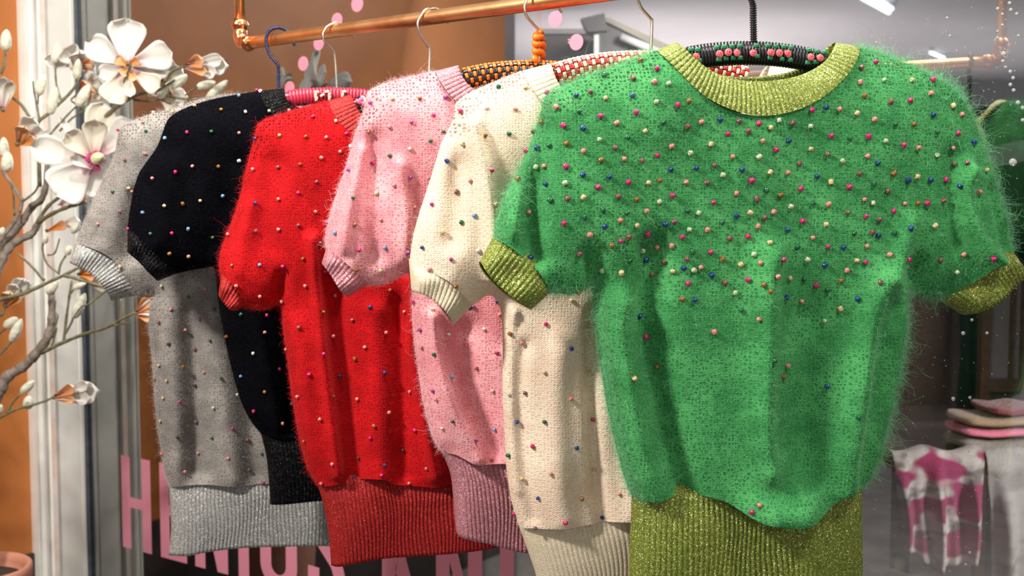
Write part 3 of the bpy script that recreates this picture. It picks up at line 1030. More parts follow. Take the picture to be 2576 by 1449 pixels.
def body_mesh(G, name, m, parent, step=.0052):
    out = G.out
    lo, hi = out.min(axis=0), out.max(axis=0)
    pts, row, y = [], 0, lo[1]
    while y < hi[1]:
        xs = np.arange(lo[0] + (row % 2) * step / 2, hi[0], step)
        pts.append(np.stack([xs, np.full_like(xs, y)], axis=1))
        y += step * .866
        row += 1
    pts = np.vstack(pts)
    pts = pts[inside(pts, out)]
    nx = np.roll(out, -1, axis=0)
    d = seg_dist(pts, out, nx)
    pts = pts[d > .0046]
    # a denser ring just inside the edge, so that the rim turns smoothly
    T = nx - np.roll(out, 1, axis=0)
    T /= np.linalg.norm(T, axis=1)[:, None]
    nin = np.stack([-T[:, 1], T[:, 0]], axis=1)
    rings = []
    for r in (.0012, .003):
        for sgn in (1, -1):
            q = out + nin * r * sgn
            ok = inside(q, out)
            q = q[ok]
            q = q[seg_dist(q, out, nx) > r * .8]
            rings.append(q)
    allp = np.vstack([out] + rings + [pts])
    nb = len(out)
    r = delaunay_2d_cdt([Vector(p) for p in allp], [], [list(range(nb))], 1, 1e-7)
    P = np.array([v[:] for v in r[0]])
    tris = [tuple(f) for f in r[2]]
    dist = seg_dist(P, G.SA, G.SB)
    f = G.depth(P)
    b = G.depth(P, True)
    seam = dist < 1e-5
    f[seam] = 0
    nP = len(P)
    bi = np.where(seam, np.arange(nP), 0)
    k = np.flatnonzero(~seam)
    bi[k] = nP + np.arange(len(k))
    V = np.vstack([G.w(P, f), G.w(P[k], b[k])])
    F = []
    for t in tris:
        a, b_, c = (P[t[0]], P[t[1]], P[t[2]])
        if (b_[0] - a[0]) * (c[1] - a[1]) - (b_[1] - a[1]) * (c[0] - a[0]) < 0:
            t = t[::-1]
        F.append(t)
        F.append((bi[t[2]], bi[t[1]], bi[t[0]]))
    nf = len(tris)
    flat = np.vstack([np.c_[P, np.zeros(nP)], np.c_[P[k], np.ones(len(k))]])
    sd = seg_dist(P, *G.sh)
    y_top = P[:, 1].max()
    sheer = np.clip(1.15 - sd / .042, 0, 1) * (P[:, 1] > y_top - .10)
    sheer = np.r_[sheer, sheer[k]]
    ob = obj(name, V, F, m, parent)
    at1 = ob.data.attributes.new('flat', 'FLOAT_VECTOR', 'POINT')
    at1.data.foreach_set('vector', flat.ravel().astype(np.float32))
    at2 = ob.data.attributes.new('sheer', 'FLOAT', 'POINT')
    at2.data.foreach_set('value', sheer.astype(np.float32))
    G.V, G.F, G.nfront, G.UVp = V, F, nf, P
    G.front = np.array(F[0::2])
    G.bvh = BVHTree.FromPolygons([tuple(v) for v in V], F[0::2])
    return ob


def rib(s, period, amp):
    x = (s / period) % 1.0
    return amp * (np.abs(np.sin(math.pi * x)) ** .55 - .6)


def band(G, top, bot, T, name, m, parent, left=None, right=None, period=.0072, amp=.0019, rows=14, tuck=.012, tz=None, wobble=0.0):
    """A ribbed tube from the edge top to the edge bot (both in garment metres); ribs run from one to the other."""
    W = np.linalg.norm(np.diff(top, axis=0), axis=1).sum()
    Wm = max(W, np.linalg.norm(np.diff(bot, axis=0), axis=1).sum())
    n = int(Wm / period * 7) + 1
    A, B = resample(top, n), resample(bot, n)
    s01 = np.linspace(0, 1, n)
    q = 2 * s01 - 1
    tp = np.sqrt(np.clip(1 - np.abs(q) ** 3.2, 0, 1))
    length = Wm * s01
    rb = rib(length, period, amp) * np.clip(8 * (1 - np.abs(q)), .0, 1)
    V, F = [], []
    vs = np.r_[-tuck, np.linspace(0, 1, rows), 1.0, .97]
    Lm = np.linalg.norm(A - B, axis=1).mean()
    nr = len(vs)
    for side in (1, -1):
        for j, v in enumerate(vs):
            P = A + (B - A) * max(v, 0)
            if v < 0:
                P = A + (A - B) / (np.linalg.norm(A - B, axis=1)[:, None] + 1e-9) * tuck
            if left is not None and 0 < v <= 1:
                kx = np.interp(v, np.linspace(0, 1, len(left)), left[:, 0] - (left[0, 0] + (left[-1, 0] - left[0, 0]) * np.linspace(0, 1, len(left))))
                kr = np.interp(v, np.linspace(0, 1, len(right)), right[:, 0] - (right[0, 0] + (right[-1, 0] - right[0, 0]) * np.linspace(0, 1, len(right))))
                P = P + np.stack([kx * (1 - s01) + kr * s01, np.zeros(n)], axis=1)
            if wobble:
                P = P + np.stack([wobble * np.sin(v * 6 + s01 * 17) * np.sin(math.pi * s01), np.zeros(n)], axis=1)
            dd = T * tp + .0012
            dd = dd + rb * tp ** .5
            if v < 0:
                dd = dd * .5
            if j == nr - 2:
                dd = dd - .003
            if j == nr - 1:
                dd = dd * .8 - .003
            dd = np.maximum(dd * min(1, .84 + .8 * max(v, 0)), .0004) + (.003 * math.sin(v * 3.1) + .004 * np.sin(s01 * 9 + v * 2)) * tp * min(1, 2 * max(v, 0))
            V.append(G.w(P, dd if side > 0 else -dd * .8))
    V = np.vstack(V)
    for h in range(2):
        for j in range(nr - 1):
            for i in range(n - 1):
                q0 = (h * nr + j) * n + i
                f = (q0, q0 + n, q0 + n + 1, q0 + 1)
                F.append(f if h == 0 else f[::-1])
    for j in range(nr - 1):      # close the two sides
        for i in (0, n - 1):
            a, b, c, d = j * n + i, (j + 1) * n + i, (nr + j + 1) * n + i, (nr + j) * n + i
            F.append((a, d, c, b) if i == 0 else (a, b, c, d))
    return obj(name, V, F, m, parent)


def neckband(G, m, parent, period=.0072, amp=.0026):
    o_, i_ = G.nk_o, G.nk_i
    W = np.linalg.norm(np.diff(o_, axis=0), axis=1).sum()
    n = int(W / period * 7) + 1
    O, I = resample(o_, n), resample(i_, n)
    s01 = np.linspace(0, 1, n)
    ends = np.sqrt(np.clip(1 - np.abs(2 * s01 - 1) ** 6, 0, 1))
    dO = np.maximum(G.depth(O, folds=False), 0)
    rb = rib(s01 * W, period, amp)
    rows = 11
    V, F = [], []
    vs = np.linspace(0, 1, rows)
    R = 0
    for side in (1, -1):
        for j in range(rows + 3):
            v = vs[min(j, rows - 1)]
            P = O + (I - O) * v
            dep = dO * (1 - .45 * v) + .0045 * math.sin(math.pi * min(1, v * .9 + .1)) * ends + rb * ends + .002 * ends
            if j == rows:
                dep = dep - .004 * ends
            elif j == rows + 1:
                P = O + (I - O) * .93
                dep = dep - .008 * ends
            elif j == rows + 2:
                P = O + (I - O) * .55
                dep = dep - .008 * ends
            if side < 0:
                dep = -dep * .85
                P = P + np.stack([np.zeros(n), .011 * np.sin(math.pi * s01)], axis=1)
            V.append(G.w(P, dep))
            if side > 0:
                R += 1
    V = np.vstack(V)
    for h in range(2):
        for j in range(R - 1):
            for i in range(n - 1):
                q0 = (h * R + j) * n + i
                f = (q0, q0 + 1, q0 + n + 1, q0 + n)
                F.append(f if h == 0 else f[::-1])
    for j in range(rows - 1):
        for i in (0, n - 1):
            a, b, c, d = j * n + i, (j + 1) * n + i, (R + j + 1) * n + i, (R + j) * n + i
            F.append((a, b, c, d))
    return obj('neckband', V, F, m, parent)


def fuzz(G, m, parent, count, mean, wild, rad=.00011):
    """Loose mohair fibres over the front and round the rim of the knit."""
    V, T = G.V, G.front
    a, b, c = V[T[:, 0]], V[T[:, 1]], V[T[:, 2]]
    cr = np.cross(b - a, c - a)
    ar = np.linalg.norm(cr, axis=1)
    nrm = cr / (ar[:, None] + 1e-12)
    rim = np.where(seg_dist(G.UVp[T].mean(axis=1), G.SA, G.SB) < .011, 0.0, 1.0)
    p = ar * (1 + 4.0 * (rim < .6))
    p /= p.sum()
    idx = rng.choice(len(T), count, p=p)
    r1, r2 = rng.random((2, count))
    s1 = np.sqrt(r1)
    root = a[idx] * (1 - s1)[:, None] + b[idx] * (s1 * (1 - r2))[:, None] + c[idx] * (s1 * r2)[:, None]
    n0 = nrm[idx]
    L = mean * rng.lognormal(0, .45, count)
    long = rng.random(count) < .05 * wild
    L[long] *= 2.6
    L *= np.where(rim[idx] < .6, 1.0, .52)
    K = 7
    d = n0 * .55 + rng.normal(0, .62, (count, 3))
    d /= np.linalg.norm(d, axis=1)[:, None]
    sp = rng.normal(0, 1, (count, 3))
    pts = np.zeros((count, K, 3), np.float32)
    cur = root.copy()
    for k in range(K):
        pts[:, k] = cur
        cur = cur + d * (L / (K - 1))[:, None]
        d = d + np.cross(sp, d) * .28 + rng.normal(0, .16, (count, 3)) + np.array([0, 0, -.03]) + n0 * .02
        d /= np.linalg.norm(d, axis=1)[:, None]
    hc = bpy.data.hair_curves.new('fuzz')
    hc.add_curves([K] * count)
    pts -= ORG[parent.name].astype(np.float32)
    hc.attributes['position'].data.foreach_set('vector', pts.ravel())
    ra = hc.attributes.get('radius') or hc.attributes.new('radius', 'FLOAT', 'POINT')
    ra.data.foreach_set('value', np.tile(np.linspace(rad, rad * .45, K), count).astype(np.float32))
    hc.materials.append(m)
    o = bpy.data.objects.new('fuzz', hc)
    COL.objects.link(o)
    o.parent = parent
    o['kind'] = 'stuff'
    o['label'] = 'loose mohair fibres of the knit'
    return o


BC = dict(m=(.62, .012, .16), p=(.70, .25, .22), b=(.008, .045, .20), g=(.012, .12, .05), s=(.50, .58, .36), t=(.70, .50, .26), o=(.30, .11, .015), v=(.24, .075, .085),
          w=(.66, .64, .60), l=(.16, .33, .58), k=(.045, .035, .02), u=(.36, .05, .30))
BM = {}
V, F = lathe([(.0012, -.0026), (.0026, -.0036), (.0036, -.0026), (.0039, 0), (.0036, .0026), (.0026, .0036), (.0012, .0026)], 10)
for k, c in BC.items():
    x = N('glass_bead_' + k)
    x.l(x.mix(x.ramp(x.noise(x.objco(), 300, 2), .3, .7), c, tuple(v * .72 for v in c)), x.b.inputs['Base Color'])
    x.b.inputs['Roughness'].default_value = .22
    x.b.inputs['Coat Weight'].default_value = .4
    BM[k] = mesh('bead', V, F, x.m)


def parse(txt, ox, oy, sc):
    r = []
    for tok in txt.split(';'):
        tok = tok.strip()
        if tok:
            k, xy = tok.split()
            x_, y_ = xy.split(',')
            r.append((k, ox + float(x_) / sc, oy + float(y_) / sc))
    return r


BEADS = {k: [] for k in SW}
BEADS['green'] += parse('m 600,522;b 860,558;v 984,525;p 692,655;g 885,695;m 1070,735;t 1115,580;v 1355,410;m 1562,325;p 1538,440;s 1662,455;b 1347,557;m 1380,702;p 1212,795;s 1555,612;o 1835,603;m 1740,637;g 1612,788;t 1457,862;v 1826,822;p 1944,783;b 2108,763;v 2270,778;m 2175,887;v 2352,867;g 918,385;g 1105,385;o 568,785;m 752,815;b 918,838;s 1062,937;g 1305,917;v 447,848;m 422,1030;b 525,1007;g 630,987;o 778,973;p 922,1037;v 1196,1008;m 1560,1072;p 1686,993;t 2028,977;s 1850,1052;p 2216,1085;o 1074,1115;p 1275,1105;v 1430,1118;s 516,1172;p 590,1168;m 772,1170;b 918,1243;b 1146,1260;b 1680,1197;b 1900,1183;v 2060,1158;s 2132,1243;b 2298,1198;o 365,1282;b 600,1320;s 766,1313;m 1050,1350;m 1312,1307;t 1484,1312;o 1580,1290;p 1813,1307;v 1995,1310;m 2382,1290;t 1272,228;o 1420,258', 1200, 80, 3.45)
BEADS['green'] += parse('m 1110,265;v 985,315;p 975,440;s 1183,425;t 1425,425;m 1605,423;p 1590,538;m 1410,600;v 1242,610;o 1012,557;b 680,656;m 558,677;p 797,670;t 950,708;b 1608,720;t 1780,645;g 1282,803;o 1440,800;p 1103,762;s 272,770;m 95,797;t 200,832;v 390,792;s 545,820;p 130,948;b 356,945;m 245,1025;m 725,902;g 885,925;m 1050,910;s 1197,947;p 1482,1005;m 1352,982;g 1645,870;m 1822,883;b 1960,962;p 1785,1005;s 1640,1072;t 547,1017;v 692,1063;p 1040,1080;b 1128,1140;s 98,1087;v 448,1145;s 826,1122;t 193,1220;p 347,1223;b 603,1255;t 722,1305;v 968,1230;o 1267,1228;b 1393,1287;t 1472,1257;b 1587,1285;m 1714,1287;v 1915,1143;v 1797,1152;t 2070,1203;m 36,1292;m 460,1362;g 163,1375;m 880,1348;g 1095,1318;v 1213,1383;o 283,1418;p 2007,1392;b 1853,1340;p 1855,720', 1880, 80, 3.45)
BEADS['green'] += parse('g 640,80;v 787,68;t 922,57;v 1222,50;o 1382,75;m 1692,42;p 2250,22;s 1580,95;m 2050,100;g 1093,168;p 1470,175;g 1300,192;g 930,230;p 1243,257;m 755,282;g 1827,173;s 1922,193;b 2250,217;t 2368,190;b 1108,310;t 1385,300;b 1635,287;v 1708,268;g 2125,272;s 1840,337;p 1997,338;m 1475,370;p 980,380;v 1313,400;m 1247,435;m 1780,402;v 2192,412;m 2350,397;o 1170,472;p 1570,490;p 1695,478;v 888,545;s 1427,523;g 1868,530;m 2026,532;b 1460,597;g 1323,600;o 2132,595;b 457,587;v 1632,620;v 1818,592;s 1092,688;t 1253,710;b 1790,672;t 1702,700;s 1880,690;p 1940,665;t 2288,640;v 1524,727;b 2035,733;m 1828,803;v 2150,798;m 2354,772;s 2240,885;b 1885,947;o 1780,940;o 877,872;g 2297,1035;b 1405,1088;p 2056,1225;m 1463,1267;p 447,190', 1200, 480, 3.45)
BEADS['green'] += parse('v 80,70;s 375,137;p 225,183;v 148,232;p 90,308;g 567,110;p 700,118;m 478,263;b 345,340;t 680,292;v 868,190;m 1025,222;v 1140,248;p 1012,75;s 1085,108;m 1265,175;p 1365,110;o 1477,108;m 1560,108;v 1695,85;g 925,367;b 1133,390;v 1080,360;g 1277,367;b 1417,327;t 1625,303;p 565,407;t 195,460;m 698,483;b 830,490;p 1035,480;p 1235,558;m 1390,598;v 1670,600;p 1877,555;m 2143,582;s 1818,703;m 303,597;s 520,597;b 670,643;t 948,605;m 1023,620;p 122,628;p 257,747;t 362,758;g 490,768;m 592,820;o 808,780;p 862,690;v 1157,797;o 150,815;o 200,873;b 333,925;p 465,957;b 962,940;t 803,1022;s 670,1130;p 107,1115;g 692,860;g 430,487;s 60,555', 1880, 480, 3.45)
BEADS['green'] += parse('t 1593,953;o 1655,922;g 1947,907;p 1980,920;o 1969,948;b 2081,971;p 1912,1272;m 1893,1288;g 2160,1050', 0, 0, 1)
BEADS['grey'] += parse('m 472,440;w 772,270;t 950,285;p 690,375;g 715,447;p 705,643;v 537,700;g 430,975;t 560,942;p 300,1255;v 487,1145', 160, 200, 3.45)
BEADS['grey'] += parse('t 410,207;o 858,280;s 715,345;p 1032,370;g 912,425;p 782,520;v 997,587;v 697,612;p 883,668;k 770,770;v 960,808;g 1072,745;t 697,925;o 868,935;p 1030,975;o 667,1027;t 757,1037;g 1147,1017;k 960,1073;t 730,1163;m 843,1190;s 1097,1235;t 708,1330;v 965,1335;m 1230,1385;p 645,440;g 1097,517', 160, 600, 2.9)
BEADS['grey'] += parse('k 1177,527;g 1410,530;p 1320,632;p 1517,665;p 1222,755;v 1640,545;v 1648,743;g 1740,635;m 1747,830;p 1080,635', 0, 900, 2.639)
BEADS['black'] += parse('t 1140,232;l 1522,147;p 1728,180;o 1367,265;w 1580,283;s 1787,275;m 1675,95;l 885,512;m 1073,460;g 1283,453;p 1522,465;m 970,803;p 1117,753;o 1340,755;p 775,860;w 1522,705;p 592,972;t 875,1097;o 1032,1077;t 1185,1052;l 1378,1010;l 690,1155;m 567,1293;m 935,1333;l 1080,1297;g 1290,1370;g 760,1340;w 1955,185', 160, 200, 3.45)
BEADS['black'] += parse('g 233,657;m 443,667;o 108,848;p 428,815;w 340,995;m 552,1135;l 232,1193;o 440,1330;w 190,1355;s 672,1428', 540, 600, 3.45)
BEADS['black'] += parse('o 770,107;p 910,128', 160, 600, 2.9) + parse('m 1688,352;p 1870,437', 0, 900, 2.639)
BEADS['red'] += parse('m 855,325;s 1053,362;t 562,488;o 792,497;p 970,503;m 1145,470;b 360,515;p 925,680;t 1090,625;v 553,762;o 740,737;p 337,780;v 883,890;m 725,985;p 558,1038;b 350,1073;p 875,1148;v 352,1315;p 558,1302;v 727,1265;p 122,1345;v 905,1420;p 645,260', 540, 200, 3.45)
BEADS['red'] += parse('o 157,235;l 387,230;m 592,238;o 767,175;p 192,410;p 390,500;p 788,410;p 588,548;p 1050,495;o 1520,447;o 935,642;b 1350,597;v 1197,707;v 733,772;p 1022,848;p 1482,815;m 940,998;p 628,962;p 1307,942;o 1220,1043;b 1470,1165;b 1078,1195;m 820,1178;p 725,1372;o 1022,1372;p 1242,1392;p 1700,1330;p 1655,635;m 945,285', 540, 600, 3.45)
BEADS['red'] += parse('p 340,175;p 895,120;o 780,230;m 750,327;m 1113,265;k 1010,428;k 655,490;b 860,547;p 445,540;p 1210,573;b 628,665;p 352,693;p 1062,697;m 838,630;o 215,355', 700, 1000, 3.227)
BEADS['pink'] += parse('u 1357,203;t 1545,170;o 1780,168;u 2002,158;m 1900,312;u 1708,372;p 1520,412;o 1338,453;g 1873,533;w 1180,580;w 1693,602;g 1525,662;m 1372,727;u 1172,788;u 1690,850;p 1565,918;s 1408,988;g 1197,1028;p 1732,1110;p 1447,1220;o 1215,1258;l 1052,1332;p 1855,858;m 965,1240;g 1985,452', 540, 200, 3.45)
BEADS['pink'] += parse('m 1253,100;l 1483,78;o 1232,267;s 1438,278;u 1668,120;t 1893,625;u 1785,790;w 2030,832;g 1912,1007;l 2050,1205;u 1900,1320;p 1930,1395;p 1800,942;m 1730,553', 540, 600, 3.45)
BEADS['pink'] += parse('w 755,785;p 598,925;m 862,992;o 693,1125;s 830,1320;u 653,590;p 885,660;b 862,545', 1000, 600, 3.45) + parse('g 1422,190;u 1595,357;p 1723,503;w 1335,247;l 1763,258', 700, 1000, 3.227)
BEADS['white'] += parse('g 1318,203;t 1515,210;m 1047,377;w 1233,357;p 1440,365;o 1218,555;g 1393,542;t 1063,617;b 943,740;m 1260,808;p 1117,885;v 1012,965;m 835,1057;l 1143,1138;g 1050,1188;t 908,1258;t 1288,1058;w 1170,1395', 800, 150, 2.9)
BEADS['white'] += parse('b 220,78;m 465,182;p 282,268;o 505,412;b 570,585;o 980,828;m 1287,742;p 1075,900;b 1503,953;t 1278,1160;t 1670,1160;v 1115,1340;t 1510,535;p 1680,757;w 975,1348', 1000, 600, 3.45)
BEADS['white'] += parse('b 287,322;g 497,322;m 847,307;m 412,502;b 725,513;p 543,702;t 855,670;t 327,740;b 450,877;o 762,885;p 1045,850;b 912,1022;m 645,1058;v 430,1097;g 237,567;p 682,155;m 275,990', 1200, 950, 2.904)


def add_beads(G, parent, lst, size=1.0):
    for k, px, py in lst:
        d = Vector(ray(px, py)).normalized()
        hit = G.bvh.ray_cast(Vector(CAM), d)
        if hit[0] is None:
            q = on_plane(px, py, G.o, G.n)
            hit = G.bvh.find_nearest(Vector(q))
        p, n = hit[0], hit[1]
        if n.dot(d) > 0:
            n = -n
        ax = Vector((random.gauss(0, 1), random.gauss(0, 1), random.gauss(0, 1)))
        ax = (ax - n * ax.dot(n)).normalized() + n * random.uniform(-.35, .35)
        sx = random.uniform(.78, .96) * size
        Mx = frame_to(ax, p + n * .0020) @ Matrix.Diagonal((sx, sx, sx * random.uniform(.85, 1.15), 1))
        inst('bead', BM[k], parent, Mx)


LOOK = {
    'grey': dict(cd=(.11, .10, .092), cl=(.33, .305, .28), ld=(.09, .088, .085), ll=(.46, .455, .44), sp=(.95, .95, .92), fz=(.48, .44, .41), n=26000, mean=.006, wild=1.0,
                 label='grey mohair sweater with beads, farthest left on the rail beside the magnolia'),
    'black': dict(cd=(.0008, .0008, .0014), cl=(.0035, .0035, .0055), ld=(.0008, .0008, .001), ll=(.0030, .0030, .0036), sp=(.06, .06, .065), fz=(.004, .004, .005), n=10000, mean=.005, wild=.5,
                  label='black beaded mohair sweater hanging between the grey one and the red one'),
    'red': dict(cd=(.27, .001, .003), cl=(.56, .006, .009), ld=(.13, .002, .003), ll=(.44, .012, .012), sp=(.80, .10, .07), fz=(.56, .014, .018), n=34000, mean=.0048, wild=.8,
                label='bright red beaded mohair sweater hanging between the black one and the pink one'),
    'pink': dict(cd=(.57, .14, .18), cl=(.86, .45, .47), ld=(.20, .065, .085), ll=(.60, .25, .29), sp=(.95, .62, .66), fz=(.88, .52, .55), n=34000, mean=.0050, wild=.8,
                 label='pale pink beaded mohair sweater with darker glittering pink ribs'),
    'white': dict(cd=(.66, .47, .35), cl=(.85, .73, .57), ld=(.50, .40, .27), ll=(.74, .65, .48), sp=(.80, .72, .56), fz=(.84, .74, .60), n=12000, mean=.004, wild=.3,
                  label='cream white beaded sweater hanging between the pink one and the green one'),
    'green': dict(cd=(.011, .128, .032), cl=(.092, .41, .13), ld=(.020, .030, .003), ll=(.29, .36, .050), sp=(.90, .92, .40), fz=(.20, .54, .27), n=38000, mean=.0095, wild=2.2,
                  label='green mohair sweater with many beads and lime glitter ribs, nearest on the rail'),
}
GAR = {}
for name, d in SW.items():
    L = LOOK[name]
    G = Garment(name, d)
    GAR[name] = G
    root = empty('beaded_sweater', HK[d['i']] - [0, 0, .75], L['label'], 'sweater', 'beaded short-sleeved sweaters on the copper rail')
    G.root = root
    km = knit(name + '_mohair_knit', L['cd'], L['cl'], holes=dict(black=.2, grey=.55).get(name, .75), sheen=dict(black=.005, white=.12).get(name, .30))
    lm_ = lurex(name + '_rib_knit', L['ld'], L['ll'], L['sp'], spec=.08 if name == 'black' else .35, metal=.1 if name == 'white' else .55, rough=.6 if name == 'white' else .5)
    body_mesh(G, 'body', km, root)
    small = name == 'white'
    o = neckband(G, lm_, root, amp=.0016 if small else .0026)
    o['label'] = 'ribbed %s neckband' % dict(grey='silver grey', black='glossy black', red='dark red', pink='rose glitter', white='cream', green='lime glitter')[name]
    for ct, cb in G.cuffs:
        c = band(G, ct, cb, dict(grey=.026, white=.039).get(name, .034), 'cuff', lm_, root, rows=10, amp=.0015 if small else .0026)
    h = band(G, G.hem_t, G.hem_b, .036 if name != 'grey' else .027, 'hem_band', lm_, root, G.hem_l, G.hem_r, rows=22, amp=.0016 if small else .0028, wobble=.0018)
    fuzz(G, plain_hair(name + '_fibre', L['fz']), root, L['n'], L['mean'], L['wild'])
    add_beads(G, root, BEADS[name], 1.0 if name == 'green' else .86)
print('sweaters built')
# ------------------------------------------------------------------ hangers
cord_black = pm('black_cord', (.010, .010, .012), (.02, .02, .024), 60, .28, spec=.6)
cord_navy = pm('navy_cord', (.005, .007, .05), (.009, .012, .075), 60, .3, spec=.5)
cord_orange = pm('orange_cord', (.90, .20, .008), (.80, .15, .005), 60, .4)
cord_cream = pm('cream_cord', (.82, .76, .60), (.70, .62, .46), 60, .35)
cord_red = pm('red_cord', (.62, .03, .02), (.50, .02, .015), 60, .35)
cord_green = pm('green_cord', (.03, .30, .12), (.02, .22, .09), 60, .35)
cord_magenta = pm('raspberry_cord', (.55, .03, .075), (.42, .018, .05), 60, .32, spec=.6)
cord_pink = pm('pink_ornament', (.90, .18, .19), (.82, .13, .15), 60, .4)
cord_hot = pm('hot_pink_ornament', (.85, .12, .26), (.75, .09, .2), 60, .4)
seed = pm('cream_seed_bead', (.85, .66, .48), (.72, .52, .36), 60, .35)

HA = math.radians(38)
HN = np.array([math.sin(HA), -math.cos(HA), 0])


def ring_mesh(name, ry, rz, r, m, seg=18, k=6):
    V, F = [], []
    for i in range(seg):
        a = 2 * math.pi * i / seg
        c = np.array([0, ry * math.cos(a), rz * math.sin(a)])
        nrm = np.array([0, math.cos(a), math.sin(a)])
        for j in range(k):
            b = 2 * math.pi * j / k
            V.append(c + r * (math.cos(b) * nrm + math.sin(b) * np.array([1, 0, 0])))
    for i in range(seg):
        for j in range(k):
            F.append((i * k + j, i * k + (j + 1) % k, ((i + 1) % seg) * k + (j + 1) % k, ((i + 1) % seg) * k + j))
    return mesh(name, V, F, m)


class Hanger:
    def __init__(s, gname, cy, curv, label, core, half=.150, ry=.0095, rz=.0125):
        G = GAR[gname]
        s.G, s.curv = G, curv
        i = G.d['i']
        p = on_plane(hook_px[i], cy, G.o, G.n)
        s.c = p
        s.ry, s.rz = ry, rz
        s.root = empty('clothes_hanger', p, label, 'hanger', 'decorated hangers on the copper rail')
        U = np.linspace(-half, half, 41)
        V, F = [], []
        k = 14
        for u in U:
            q = max(.25, min(1, (half - abs(u)) / .02))
            c = s.pt(u)
            for j in range(k):
                a = 2 * math.pi * j / k
                V.append(c + G.n * ry * q * math.cos(a) + np.array([0, 0, rz * q * math.sin(a)]))
        for a in range(40):
            for j in range(k):
                F.append((a * k + j, a * k + (j + 1) % k, (a + 1) * k + (j + 1) % k, (a + 1) * k + j))
        F += [tuple(range(k - 1, -1, -1)), tuple(40 * k + j for j in range(k))]
        obj('hanger_arm', V, F, core, s.root)

    def pt(s, u):
        return s.c + s.G.a * u + np.array([0, 0, -s.curv * u * u - 6 * abs(u) ** 3.5])

    def rot(s, u):
        t = s.pt(u + .001) - s.pt(u - .001)
        t = Vector(t).normalized()
        y = -Vector(s.G.n)
        z = t.cross(y).normalized()
        if z.z < 0:
            z = -z
        y = z.cross(t)
        return Matrix((t, y, z)).transposed()

    def mat(s, u, a=None, r=0.0):
        """World matrix at distance u along the arm; a: angle round it (0 towards the street, 90 deg up), r: extra stand-off."""
        R = s.rot(u).to_4x4()
        Mx = Matrix.Translation(Vector(s.pt(u))) @ R
        if a is not None:
            y, z = math.cos(a) * (s.ry + r), math.sin(a) * (s.rz + r)
            Mx = Mx @ Matrix.Translation((0, -y, z)) @ Matrix.Rotation(-a, 4, 'X')
        return Mx

    def hook(s, pts, m, r=.0020, ribbed=False):
        P = []
        n = len(pts)
        for x, y in pts:
            P.append(on_plane(x, y, s.c, HN))
        P[0] = s.c + np.array([0, 0, .006])
        P = catmull(P, 8)
        lim = RP + r * (1.25 if ribbed else 1.0) + .0004
        for k, p in enumerate(P):           # the hook lies on the rail, not in it
            v = p - BA - BD * np.dot(p - BA, BD)
            dist = np.linalg.norm(v)
            if dist < lim and p[2] > s.c[2] + .02:
                P[k] = p + v / dist * (lim - dist)
        if ribbed:
            P = resample(P, 420)
            R = r * (1 + .22 * np.sin(np.arange(420) * 2 * math.pi / 6.5))
            o = obj('hook', *tube(P, R, 9), m, s.root)
        else:
            o = obj('hook', *tube(P, r, 9), m, s.root)
        return o

    def on(s, px, py, off):
        return on_plane(px, py, s.c + s.G.n * off, s.G.n)

    def woven(s, m1, m2, half=.135, pu=.0062, rows=4):
        V, F = rbox(.0052, .0044, .0084, .0017)
        a_me = mesh('cord_loop', V, F, m1)
        V, F = rbox(.0066, .0040, .0066, .0010)
        b_me = mesh('cord_square', V, F, m2)
        V, F = rbox(.0060, .010, .0048, .0021)
        c_me = mesh('cord_loop', V, F, m1)
        n = int(half / pu)
        for c in range(-n, n + 1):
            for r in range(rows):
                a = math.radians(48 - 34 * r)
                if (c + r) % 2 == 0:
                    inst('cord_square', b_me, s.root, s.mat(c * pu, a, .0011))
                else:
                    inst('cord_loop', a_me, s.root, s.mat(c * pu, a, .0012))
            inst('cord_loop', c_me, s.root, s.mat(c * pu, math.radians(88), .0012) @ Matrix.Rotation(math.radians(88), 4, 'X'))

    def wraps(s, me, half, pitch, name='cord_wrap', lean=.12):
        n = int(half / pitch)
        for c in range(-n, n + 1):
            inst(name, me, s.root, s.mat(c * pitch) @ Matrix.Rotation(lean, 4, 'Z'))


h = Hanger('grey', 290, .9, 'clothes hanger with a hook wrapped in navy blue cord, first on the rail', cord_navy, half=.12)
h.hook([(703, 270), (702, 221), (701, 182), (698, 163), (680, 139), (671, 116), (670, 95), (679, 77), (694, 70), (712, 72), (728, 84), (738, 100), (741, 116)], cord_navy, .0031, True)
h = Hanger('black', 241, .85, 'raspberry cord wrapped hanger with cream seed beads in the black sweater', cord_magenta, ry=.0085, rz=.0118)
h.hook([(848, 235), (847, 219), (844, 163), (840, 133), (827, 116), (816, 103), (813, 86), (820, 70), (833, 61), (851, 60), (870, 67), (885, 81), (891, 95)], M['steel'], .0021)
h.wraps(ring_mesh('cord_wrap', .0092, .0125, .0031, cord_magenta), .0825, .0058)
V, F = rbox(.0086, .0052, .0052, .0022)
sd = mesh('seed_bead', V, F, seed)
for x, y, rot_ in ((797, 232, 0), (794, 241, 1), (796, 249, 1), (811, 240, .4), (823, 231, 0), (829, 239, 1), (829, 247, 1), (866, 231, 0), (862, 240, 1)):
    inst('seed_bead', sd, h.root, Matrix.Translation(Vector(h.on(x, y, .0135))) @ Matrix.Rotation(rot_ * 1.5, 4, Vector(h.G.n)))
h = Hanger('red', 252, .6, 'black and white corded hanger with a hot pink ornament in the red sweater', cord_black)
h.hook([(1080, 245), (1080, 177), (1081, 124), (1074, 114), (1057, 86), (1051, 61), (1058, 41), (1075, 27), (1093, 22), (1108, 28), (1122, 44), (1128, 60)], M['steel'], .0022)
rb_, rw_ = ring_mesh('cord_wrap', .0102, .0132, .0026, cord_black), ring_mesh('cord_wrap', .0102, .0132, .0024, cord_cream)
